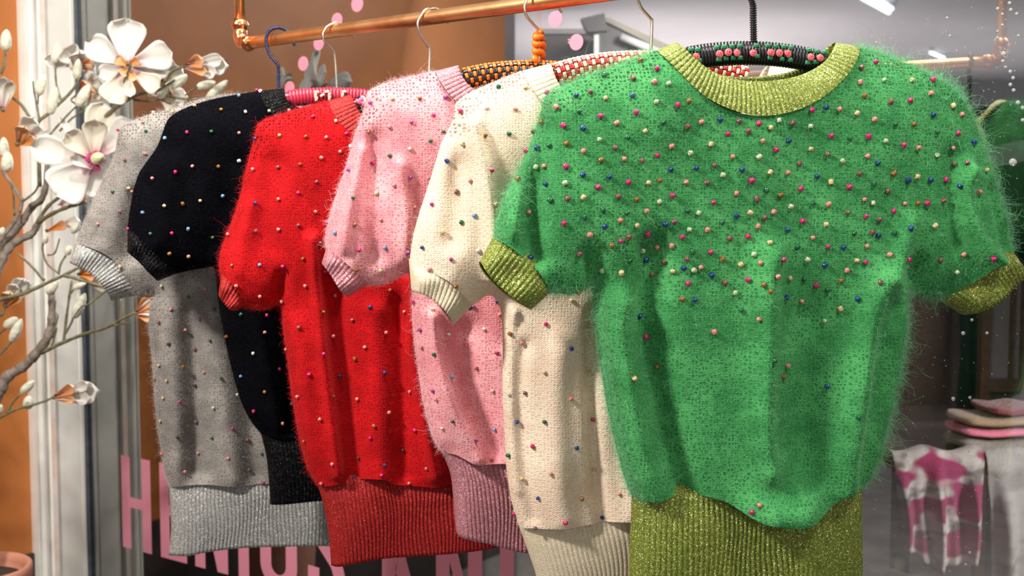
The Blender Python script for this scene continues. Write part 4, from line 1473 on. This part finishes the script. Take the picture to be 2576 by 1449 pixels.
for c in range(-24, 26):
    inst('cord_wrap', rw_ if c % 2 else rb_, h.root, h.mat(c * .0047) @ Matrix.Rotation(.4, 4, 'Z'))
for (x0, y0), (x1, y1) in (((894, 251), (918, 264)), ((903, 259), (913, 244)), ((908, 263), (925, 259))):
    a_, b_ = h.on(x0, y0, .017), h.on(x1, y1, .019)
    V, F = tube(resample([a_, b_], 8), [.0015, .0038, .0045, .0042, .0030, .0008], 8)
    obj('pink_leaf', V, F, cord_hot, h.root)
h = Hanger('pink', 180, .85, 'hanger woven in orange and black with an orange wrapped stem in the pink sweater', cord_black, ry=.0090, rz=.0135)
h.hook([(1357, 170), (1356, 152), (1355, 82), (1341, 60), (1324, 39), (1320, 17), (1327, -2), (1345, -15), (1366, -19), (1388, -9), (1402, 10), (1413, 31)], M['steel'], .0022)
h.woven(cord_orange, cord_black, half=.116)
zz = [(1353, 156), (1344, 148), (1352, 139), (1365, 143), (1362, 131), (1346, 130), (1350, 121), (1366, 122), (1365, 111), (1347, 112), (1348, 103), (1364, 103), (1362, 93), (1347, 95), (1350, 86), (1362, 84), (1358, 79)]
P = [on_plane(x, y, h.c + h.G.n * (.004 if k % 4 < 2 else -.003), HN) for k, (x, y) in enumerate(zz)]
obj('stem_wrap', *tube(catmull(P, 6), .0046, 9), cord_orange, h.root)
h = Hanger('white', 156, .72, 'hanger woven in cream and red checks in the cream white sweater', cord_red, ry=.0088, rz=.0125)
h.hook([(1638, 145), (1638, 124), (1640, 57), (1635, 45), (1613, 19), (1605, -2), (1603, -20), (1612, -40), (1634, -51), (1657, -47), (1676, -30), (1685, -12)], M['steel'], .0023)
h.woven(cord_cream, cord_red, half=.139)
h = Hanger('green', 134, 1.0, 'black cord wrapped hanger with pink spiral roses in the green sweater', cord_black, ry=.0092, rz=.0130)
h.hook([(1896, 120), (1896, 100), (1895, 50), (1893, 5), (1880, -20), (1862, -40), (1857, -62), (1870, -82), (1895, -92), (1920, -86), (1938, -62), (1944, -42)], cord_black, .0044, True)
h.wraps(ring_mesh('cord_wrap', .0102, .0140, .0024, cord_black), .0885, .0044, lean=.06)
V, F = rbox(.0074, .0046, .0058, .0017)
gm = mesh('green_cord', V, F, cord_green)
up_ = [(362, 330), (410, 330), (535, 316), (585, 311), (638, 307), (690, 306), (800, 302), (875, 304), (930, 307), (980, 311), (1030, 317), (1150, 333), (1200, 342), (1252, 348)]
lo_ = [(420, 402), (550, 395), (595, 388), (645, 385), (690, 384), (802, 374), (890, 384), (968, 392), (1022, 398), (1140, 416), (1190, 412)]
for x, y in up_ + lo_:
    inst('green_cord', gm, h.root, Matrix.Translation(Vector(h.on(1600 + x / 2.64, y / 2.64, .0112 if (x, y) in lo_ else .0098))) @ h.rot(0).to_4x4())
V0, F0 = lathe([(.0004, -.0014), (.0040, -.0010), (.0050, .0004), (.0042, .0020), (.0024, .0030), (.0004, .0034)], 14)
sp_ = [np.array([(.0048 - .0041 * t) * math.cos(t * 13), (.0048 - .0041 * t) * math.sin(t * 13), .0012 + .0030 * t]) for t in np.linspace(0, 1, 46)]
V1, F1 = tube(sp_, .0009, 6)
rose = mesh('spiral_rose', *join([(V0, F0), (V1, F1)]), cord_pink)
for x, y in ((398, 377), (553, 359), (612, 347), (670, 353), (778, 352), (893, 351), (951, 352), (1005, 356), (1160, 380), (1222, 384)):
    Mx = frame_to(h.G.n, h.on(1600 + x / 2.64, y / 2.64, .0135)) @ Matrix.Rotation(random.uniform(0, 6), 4, 'Z')
    inst('spiral_rose', rose, h.root, Mx)

# ------------------------------------------------------------------ magnolia in a planter
bark = pm('magnolia_bark', (.23, .19, .16), (.13, .105, .085), 60, .75, bump=.5)
bark_y = pm('young_magnolia_bark', (.15, .145, .075), (.09, .08, .045), 60, .6, bump=.4)
budm = pm('downy_bud', (.66, .66, .54), (.52, .52, .40), 110, .8, bump=.3, sheen=.5)
YM = 2.80


def petal_mat(name, tip, base, e0=.05, e1=.5):
    x = N(name)
    t_ = x.n('ShaderNodeAttribute', attribute_name='along').outputs['Fac']
    v_ = x.n('ShaderNodeAttribute', attribute_name='across').outputs['Fac']
    vein = x.n('ShaderNodeTexWave')
    cb = x.n('ShaderNodeCombineXYZ')
    x.l(v_, cb.inputs[0])
    x.l(cb.outputs[0], vein.inputs['Vector'])
    vein.inputs['Scale'].default_value = 2.2
    vein.inputs['Distortion'].default_value = 1.2
    c = x.mix(x.ramp(t_, e0, e1), base, tip)
    c = x.mix(x.math('MULTIPLY', vein.outputs['Fac'], .16), c, tuple(q * .72 for q in base))
    x.l(c, x.b.inputs['Base Color'])
    x.b.inputs['Roughness'].default_value = .5
    tl = x.n('ShaderNodeBsdfTranslucent')
    x.l(c, tl.inputs['Color'])
    mx = x.n('ShaderNodeMixShader')
    mx.inputs[0].default_value = .28
    x.l(x.b.outputs[0], mx.inputs[1])
    x.l(tl.outputs[0], mx.inputs[2])
    x.l(mx.outputs[0], x.out.inputs['Surface'])
    return x.m


P_W = petal_mat('white_petal', (.78, .77, .72), (.66, .46, .48))
P_C = petal_mat('cream_petal', (.74, .70, .59), (.62, .44, .38))
P_O = petal_mat('orange_sepal', (.82, .60, .40), (.72, .27, .045), .25, 1.0)
stig = pm('cream_pistil', (.74, .72, .44), (.6, .58, .33), 120, .6, bump=.5)
mag = pm('magenta_stamen', (.45, .02, .16), (.36, .02, .13), 90, .6)

pot_c = at(-62, 1440, YM)
terra = pm('terracotta_glaze', (.62, .30, .21), (.52, .23, .15), 8, .45)
t = empty('planter', (pot_c[0], pot_c[1], 0), 'terracotta planter with a rounded rim at the foot of the magnolia', 'planter')
r0 = 136 / FPX * YM
ztop = at(0, 1424, YM)[2]
pr = [(r0 * .62, .003), (r0 * .66, .02), (r0 * .82, ztop * .5), (r0 * .93, ztop - .06), (r0 * .97, ztop - .045), (r0, ztop - .03), (r0 * 1.01, ztop - .016), (r0, ztop - .004), (r0 * .96, ztop), (r0 * .9, ztop - .004), (r0 * .87, ztop - .02), (r0 * .85, ztop - .05)]
V, F = lathe(pr, 40)
obj('vessel', V + [pot_c[0], pot_c[1], 0], F, terra, t)
V, F = lathe([(.01, ztop - .035), (r0 * .84, ztop - .035), (r0 * .84, ztop - .05), (.01, ztop - .05)], 30)
obj('soil', V + [pot_c[0], pot_c[1], 0], F, pm('potting_soil', (.05, .035, .025), (.03, .02, .015), 60, .9, bump=.6), t)
tree = empty('magnolia', (pot_c[0], pot_c[1], ztop - .04), 'flowering magnolia with white blossoms and downy buds left of the grey sweater', 'magnolia')


def branch(pts, r0_, r1_, Y=YM, Y1=None, m=bark_y, knots=True):
    n = len(pts)
    Y1 = Y if Y1 is None else Y1
    P = [at(x, y, Y + (Y1 - Y) * k / (n - 1)) for k, (x, y) in enumerate(pts)]
    P = catmull(P, 6)
    k = len(P)
    R = np.linspace(r0_, r1_, k) / FPX * Y
    if knots:
        R = R * (1 + .10 * np.sin(np.arange(k) * 1.3) + .06 * np.sin(np.arange(k) * 2.9 + 1))
    return obj('branch', *tube(P, R, 10), m, tree)


def bud(b, t_, r, Y=YM, m=None, Y1=None):
    B, T = at(*b, Y), at(*t_, Y1 or Y - .01)
    d = T - B
    L = np.linalg.norm(d)
    rr = r / FPX * Y
    prof_ = [(.25, 0), (.62, .06), (.92, .2), (1.0, .38), (.93, .6), (.72, .8), (.42, .93), (.1, 1.0)]
    V, F = lathe([(a * rr, q * L) for a, q in prof_], 12)
    Mx = np.array(frame_to(d, B))
    V = V @ Mx[:3, :3].T + Mx[:3, 3]
    return obj('bud', V, F, m or budm, tree)


def petal(par, b, t_, wpx, m=None, Yb=YM, Yt=None, cup=.25, bend=.12, twist=0.0, name='petal'):
    Yt = Yb - .02 if Yt is None else Yt
    B, T = at(*b, Yb), at(*t_, Yt)
    d = T - B
    L = np.linalg.norm(d)
    d /= L
    view = (B + T) / 2 - CAM
    view /= np.linalg.norm(view)
    sd_ = np.cross(d, view)
    sd_ /= np.linalg.norm(sd_)
    nrm = np.cross(sd_, d)
    if np.dot(nrm, view) > 0:
        nrm = -nrm
    c, s_ = math.cos(twist), math.sin(twist)
    sd_, nrm = sd_ * c + nrm * s_, nrm * c - sd_ * s_
    W = wpx / 2 / FPX * Yb * 1.28
    nu, nv = 9, 11
    V, F, al, ac = [], [], [], []
    ph = random.uniform(0, 6)
    for lay_ in (0, 1):
        for j in range(nv):
            t1 = j / (nv - 1)
            wd = W * (.22 + .78 * math.sin(math.pi * min(1, t1 ** 1.25 * .56 + .0) * .95) ** 1.1) * math.sqrt(max(0.0, 1 - max(0, (t1 - .62) / .38) ** 2.3) + .004)
            for i in range(nu):
                u = 2 * i / (nu - 1) - 1
                off = cup * W * (u * u - .5) + bend * L * (4 * t1 * (1 - t1)) * -1 + .05 * W * math.sin(u * 5 + ph + t1 * 4)
                p = B + d * (t1 * L) + sd_ * wd * u + nrm * (off - lay_ * .0009)
                V.append(p)
                al.append(t1)
                ac.append(u)
    n1 = nu * nv
    for j in range(nv - 1):
        for i in range(nu - 1):
            q = j * nu + i
            F.append((q, q + 1, q + nu + 1, q + nu))
            F.append((n1 + q, n1 + q + nu, n1 + q + nu + 1, n1 + q + 1))
    ring_ = [i for i in range(nu)] + [j * nu + nu - 1 for j in range(1, nv)] + [(nv - 1) * nu + i for i in range(nu - 2, -1, -1)] + [j * nu for j in range(nv - 2, 0, -1)]
    for a_, b_ in zip(ring_, ring_[1:] + ring_[:1]):
        F.append((a_, n1 + a_, n1 + b_, b_))
    o = obj(name, V, F, m or P_W, par)
    for nm, vals in (('along', al), ('across', ac)):
        at_ = o.data.attributes.new(nm, 'FLOAT', 'POINT')
        at_.data.foreach_set('value', np.array(vals, np.float32))
    return o


def blossom(c, r=6, m=None, Y=YM):
    P_ = at(*c, Y)
    rr = r / FPX * Y
    V, F = lathe([(.2 * rr, -rr), (.8 * rr, -.6 * rr), (rr, 0), (.8 * rr, .6 * rr), (.2 * rr, rr)], 10)
    Mx = np.array(frame_to(P_ - CAM, P_))
    return obj('blossom', V @ Mx[:3, :3].T + P_, F, m or bark_y, tree)


# main stems
branch([(-66, 1436), (-60, 1300), (-50, 1160), (-28, 1040), (0, 982), (18, 948), (62, 919), (95, 884), (121, 847), (130, 803), (131, 752), (124, 726)], 19, 8, YM, YM, bark)
branch([(-50, 1160), (-40, 900), (-20, 720), (0, 664), (18, 630), (42, 607), (80, 588), (96, 562), (110, 545)], 15, 7, YM, YM + .02, bark)
branch([(-34, 820), (-14, 690), (2, 618), (30, 588), (52, 562), (80, 521), (104, 502), (116, 464), (119, 408), (112, 385)], 13, 6, YM + .03, YM + .05, bark)
branch([(-10, 640), (0, 607), (41, 549), (55, 508), (50, 495), (26, 458), (9, 436), (4, 424)], 6, 3.5, YM, YM - .03, bark)
branch([(36, 543), (34, 490), (28, 465)], 3, 2)
branch([(55, 508), (72, 496), (88, 482), (99, 462)], 3, 2.5)
branch([(94, 560), (133, 537), (171, 521), (216, 507)], 5.5, 4, YM, YM - .03)
branch([(96, 556), (120, 520), (150, 495), (165, 480)], 5, 3.5, YM + .02, YM)
branch([(100, 470), (97, 340), (97, 308), (125, 283), (155, 255), (176, 234), (192, 212), (195, 196)], 5, 3)
branch([(155, 255), (144, 222), (140, 190), (139, 158)], 3, 2.4)
branch([(93, 346), (84, 318), (72, 291), (52, 262), (28, 243)], 5, 3.5)
branch([(122, 345), (140, 322), (176, 283), (195, 265)], 3, 2)
branch([(150, 330), (178, 300), (210, 275), (180, 254), (192, 238)], 2.5, 2, YM + .03)
branch([(225, 330), (270, 289), (300, 264), (340, 240), (380, 228), (402, 224), (420, 196), (435, 178), (465, 166)], 6, 3, YM + .02, YM - .06)
branch([(402, 224), (430, 243), (470, 249), (505, 248), (530, 244)], 4, 2, YM, YM - .04)
branch([(335, 250), (370, 255), (405, 250), (430, 262)], 3.5, 2, YM)
branch([(466, 240), (480, 228), (497, 219)], 2.5, 2, YM - .04)
branch([(408, 220), (425, 210), (440, 200)], 2.5, 2, YM - .02)
branch([(308, 244), (310, 215), (318, 190), (330, 162)], 3.5, 2.5, YM - .02, YM - .09)
branch([(100, 300), (93, 268), (85, 225), (83, 204)], 3, 2)
branch([(95, 262), (97, 240), (99, 230)], 2.5, 2)
branch([(2, 186), (10, 165), (14, 130)], 4, 3)
branch([(-40, 775), (0, 754), (60, 738), (120, 711), (165, 690), (202, 671)], 5.5, 3.5, YM - .05, YM - .08)
branch([(160, 692), (200, 703), (250, 718), (277, 724)], 5, 3, YM - .08)
branch([(277, 724), (250, 744), (225, 764), (205, 772), (186, 798)], 3, 2, YM - .08)
branch([(118, 592), (107, 622), (118, 662), (148, 688)], 3, 2.5)
branch([(120, 642), (138, 636), (150, 600)], 2.5, 2)
branch([(147, 690), (153, 664), (166, 642)], 3, 2.4)
branch([(112, 706), (76, 666), (44, 638)], 4, 2.5)
branch([(104, 888), (160, 861), (220, 838), (272, 822), (305, 803), (340, 786)], 5, 3, YM, YM - .10)
branch([(288, 818), (310, 814), (330, 811)], 3, 1.8, YM - .07)
branch([(302, 804), (304, 785), (304, 752)], 2.5, 2, YM - .06)
branch([(160, 862), (167, 800), (176, 735), (181, 705)], 3.5, 3)
branch([(165, 838), (182, 806), (184, 780)], 3, 2)
branch([(178, 738), (190, 722), (204, 708)], 2.5, 2)
branch([(-20, 905), (0, 890), (18, 872), (30, 858)], 3.5, 2.8)
branch([(-6, 842), (10, 830), (24, 820)], 3, 2)
branch([(-12, 800), (6, 790), (12, 772)], 4, 3)
branch([(-30, 1062), (0, 1050), (40, 1030), (75, 1021), (110, 1010), (134, 1000)], 4, 2.8, YM - .05)
branch([(18, 1040), (30, 1015), (52, 990)], 3, 2.5, YM - .05)
branch([(131, 850), (145, 800), (142, 786)], 3, 1)
branch([(127, 880), (142, 830), (139, 822)], 3, 1)
# buds
for b, t_, r in (((13, 128), (17, 74), 14), ((138, 160), (144, 108), 12), ((192, 200), (198, 148), 11), ((96, 240), (112, 186), 13), ((126, 288), (140, 218), 14), ((196, 268), (226, 212), 14),
                 ((10, 395), (9, 345), 12), ((16, 432), (20, 382), 15), ((496, 220), (542, 206), 11), ((520, 250), (572, 202), 11), ((426, 222), (470, 188), 14), ((398, 248), (440, 200), 12),
                 ((120, 740), (146, 700), 13), ((186, 800), (214, 738), 13), ((12, 822), (44, 800), 12), ((28, 860), (54, 802), 12), ((54, 988), (86, 958), 11), ((70, 1028), (72, 996), 13),
                 ((112, 612), (118, 588), 8), ((168, 640), (176, 618), 9), ((3, 592), (8, 572), 8), ((186, 725), (216, 712), 8), ((268, 722), (240, 702), 12), ((180, 585), (200, 562), 10), ((-4, 1040), (2, 1018), 9)):
    bud(b, t_, r)

# large open blossom seen from behind, top
Yf = YM - .06
f = blossom((322, 160), 7, bark_y, Yf)
petal(f, (318, 158), (320, 46), 82, Yb=Yf, Yt=Yf + .00)
petal(f, (310, 158), (219, 104), 62, Yb=Yf, Yt=Yf + .01, cup=.4)
petal(f, (330, 160), (432, 132), 66, Yb=Yf, Yt=Yf + .0)
petal(f, (332, 168), (428, 176), 44, Yb=Yf, Yt=Yf + .03)
petal(f, (312, 172), (248, 188), 40, Yb=Yf, Yt=Yf + .02)
petal(f, (314, 178), (274, 258), 62, P_C, Yb=Yf, Yt=Yf - .02)
petal(f, (330, 180), (402, 220), 46, P_C, Yb=Yf, Yt=Yf - .02)
petal(f, (322, 180), (328, 244), 24, P_C, Yb=Yf, Yt=Yf - .02)
for b, t_, w_ in (((318, 164), (290, 146), 26), ((328, 164), (350, 150), 24), ((322, 172), (304, 188), 20), ((328, 180), (336, 204), 18)):
    petal(f, b, t_, w_, P_O, Yb=Yf - .012, Yt=Yf - .02, name='sepal')
# open blossom facing the street, left of the grey sweater
Yf = YM - .05
f = blossom((238, 398), 9, mag, Yf)
petal(f, (228, 380), (262, 258), 66, P_C, Yb=Yf + .01, Yt=Yf + .05)
petal(f, (252, 388), (338, 306), 70, Yb=Yf + .01, Yt=Yf + .04)
petal(f, (222, 398), (78, 368), 66, Yb=Yf, Yt=Yf - .02, cup=.45)
petal(f, (232, 394), (166, 334), 52, P_C, Yb=Yf - .008, Yt=Yf - .03, cup=.5)
petal(f, (240, 390), (238, 300), 54, P_C, Yb=Yf - .008, Yt=Yf - .03, cup=.35)
petal(f, (228, 408), (138, 490), 96, Yb=Yf, Yt=Yf - .03, cup=.2)
petal(f, (244, 412), (236, 500), 56, Yb=Yf, Yt=Yf + .02)
petal(f, (234, 424), (176, 396), 22, Yb=Yf - .02, Yt=Yf - .04, cup=.8)
petal(f, (224, 402), (150, 294), 16, Yb=Yf + .03, Yt=Yf + .05, cup=.9)
a_, b_ = at(236, 404, Yf - .01), at(258, 392, Yf - .05)
obj('pistil', *tube(resample([a_, b_], 10), [.006, .012, .0145, .0142, .012, .008, .002], 14), stig, f)
parts = []
for k in range(46):
    an = random.uniform(0, 2 * math.pi)
    q = at(240 + 6 * math.cos(an), 402 + 6 * math.sin(an), Yf - .006)
    e_ = at(240 + random.uniform(22, 32) * math.cos(an), 403 + random.uniform(18, 30) * math.sin(an), Yf - .018)
    parts.append(tube(resample([q, (q + e_) / 2 - [0, .004, 0], e_], 4), [.0016, .002, .0012], 5))
o = obj('stamens', *join(parts), mag, f)
o['kind'] = 'stuff'
# half-open blossoms
Yf = YM + .02
f = blossom((205, 165), 6, bark_y, Yf)
for b, t_, w_, m_ in (((205, 162), (112, 150), 34, P_W), ((205, 164), (160, 122), 52, P_W), ((208, 164), (200, 130), 50, P_W), ((206, 168), (236, 184), 36, P_W), ((204, 162), (180, 172), 40, P_C), ((202, 166), (232, 158), 26, P_O)):
    petal(f, b, t_, w_, m_, Yb=Yf, Yt=Yf - .03, cup=.5)
f = blossom((205, 228), 6, bark_y, Yf)
for b, t_, w_, m_ in (((208, 230), (262, 210), 40, P_W), ((206, 226), (248, 196), 34, P_W), ((206, 232), (258, 236), 28, P_C), ((200, 232), (236, 232), 40, P_O), ((200, 226), (222, 212), 30, P_O)):
    petal(f, b, t_, w_, m_, Yb=Yf, Yt=Yf - .03, cup=.5)
Yf = YM - .02
f = blossom((44, 362), 7, bark_y, Yf)
for b, t_, w_, m_ in (((50, 358), (84, 296), 46, P_W), ((56, 360), (116, 330), 44, P_W), ((44, 364), (62, 318), 34, P_O), ((44, 364), (90, 350), 26, P_O)):
    petal(f, b, t_, w_, m_, Yb=Yf, Yt=Yf - .03, cup=.5)
f = blossom((8, 276), 6, bark_y, Yf)
for b, t_, w_, m_ in (((6, 274), (10, 194), 40, P_W), ((8, 276), (30, 204), 26, P_C), ((2, 272), (-20, 206), 40, P_W)):
    petal(f, b, t_, w_, m_, Yb=Yf, Yt=Yf - .02, cup=.5)
Yf = YM - .07
f = blossom((466, 166), 5, bark_y, Yf)
for b, t_, w_, m_ in (((468, 166), (572, 166), 40, P_W), ((472, 162), (560, 148), 30, P_W), ((470, 170), (545, 184), 30, P_W), ((464, 168), (510, 150), 32, P_O), ((464, 170), (520, 182), 20, P_O)):
    petal(f, b, t_, w_, m_, Yb=Yf, Yt=Yf - .03, cup=.6)
Yf = YM + .0
f = blossom((400, 205), 5, bark_y, Yf)
for b, t_, w_, m_ in (((402, 208), (432, 150), 34, P_W), ((404, 210), (458, 172), 34, P_W), ((402, 206), (412, 190), 24, P_O)):
    petal(f, b, t_, w_, m_, Yb=Yf, Yt=Yf - .02, cup=.5)
f = blossom((400, 244), 5, bark_y, Yf)
for b, t_, w_, m_ in (((402, 244), (470, 244), 40, P_W), ((402, 246), (440, 268), 34, P_C), ((396, 240), (374, 228), 24, P_W), ((402, 240), (434, 232), 20, P_O)):
    petal(f, b, t_, w_, m_, Yb=Yf, Yt=Yf - .02, cup=.5)
Yf = YM - .10
f = blossom((342, 788), 5, bark_y, Yf)
for b, t_, w_, m_ in (((344, 786), (396, 770), 40, P_W), ((342, 786), (378, 752), 26, P_O), ((342, 790), (382, 798), 26, P_O)):
    petal(f, b, t_, w_, m_, Yb=Yf, Yt=Yf - .0, cup=.6)
Yf = YM - .06
f = blossom((136, 1000), 5, bark_y, Yf)
for b, t_, w_, m_ in (((140, 998), (246, 984), 50, P_W), ((150, 992), (222, 966), 26, P_W), ((150, 1000), (226, 1004), 28, P_W), ((134, 1000), (186, 974), 26, P_O), ((134, 1002), (188, 1008), 18, P_O)):
    petal(f, b, t_, w_, m_, Yb=Yf, Yt=Yf - .03, cup=.6)
f = blossom((14, 770), 6, bark_y, YM)
for b, t_, w_, m_ in (((16, 766), (60, 702), 36, P_W), ((20, 768), (76, 708), 34, P_W), ((12, 766), (40, 716), 30, P_W), ((12, 770), (26, 736), 34, P_O), ((16, 772), (50, 746), 24, P_O)):
    petal(f, b, t_, w_, m_, Yb=YM, Yt=YM - .03, cup=.5)
f = blossom((198, 690), 5, bark_y, YM - .06)
for b, t_, w_, m_ in (((200, 690), (240, 692), 30, P_O), ((204, 686), (232, 676), 22, P_O), ((230, 712), (272, 702), 30, P_W), ((228, 716), (268, 722), 24, P_C)):
    petal(f, b, t_, w_, m_, Yb=YM - .06, Yt=YM - .08, cup=.5)
f = blossom((118, 580), 5, bark_y, YM)
for b, t_, w_, m_ in (((122, 580), (168, 562), 22, P_O), ((150, 566), (200, 556), 28, P_W), ((150, 520), (190, 494), 40, P_W), ((186, 506), (216, 490), 24, P_O)):
    petal(f, b, t_, w_, m_, Yb=YM, Yt=YM - .02, cup=.5)
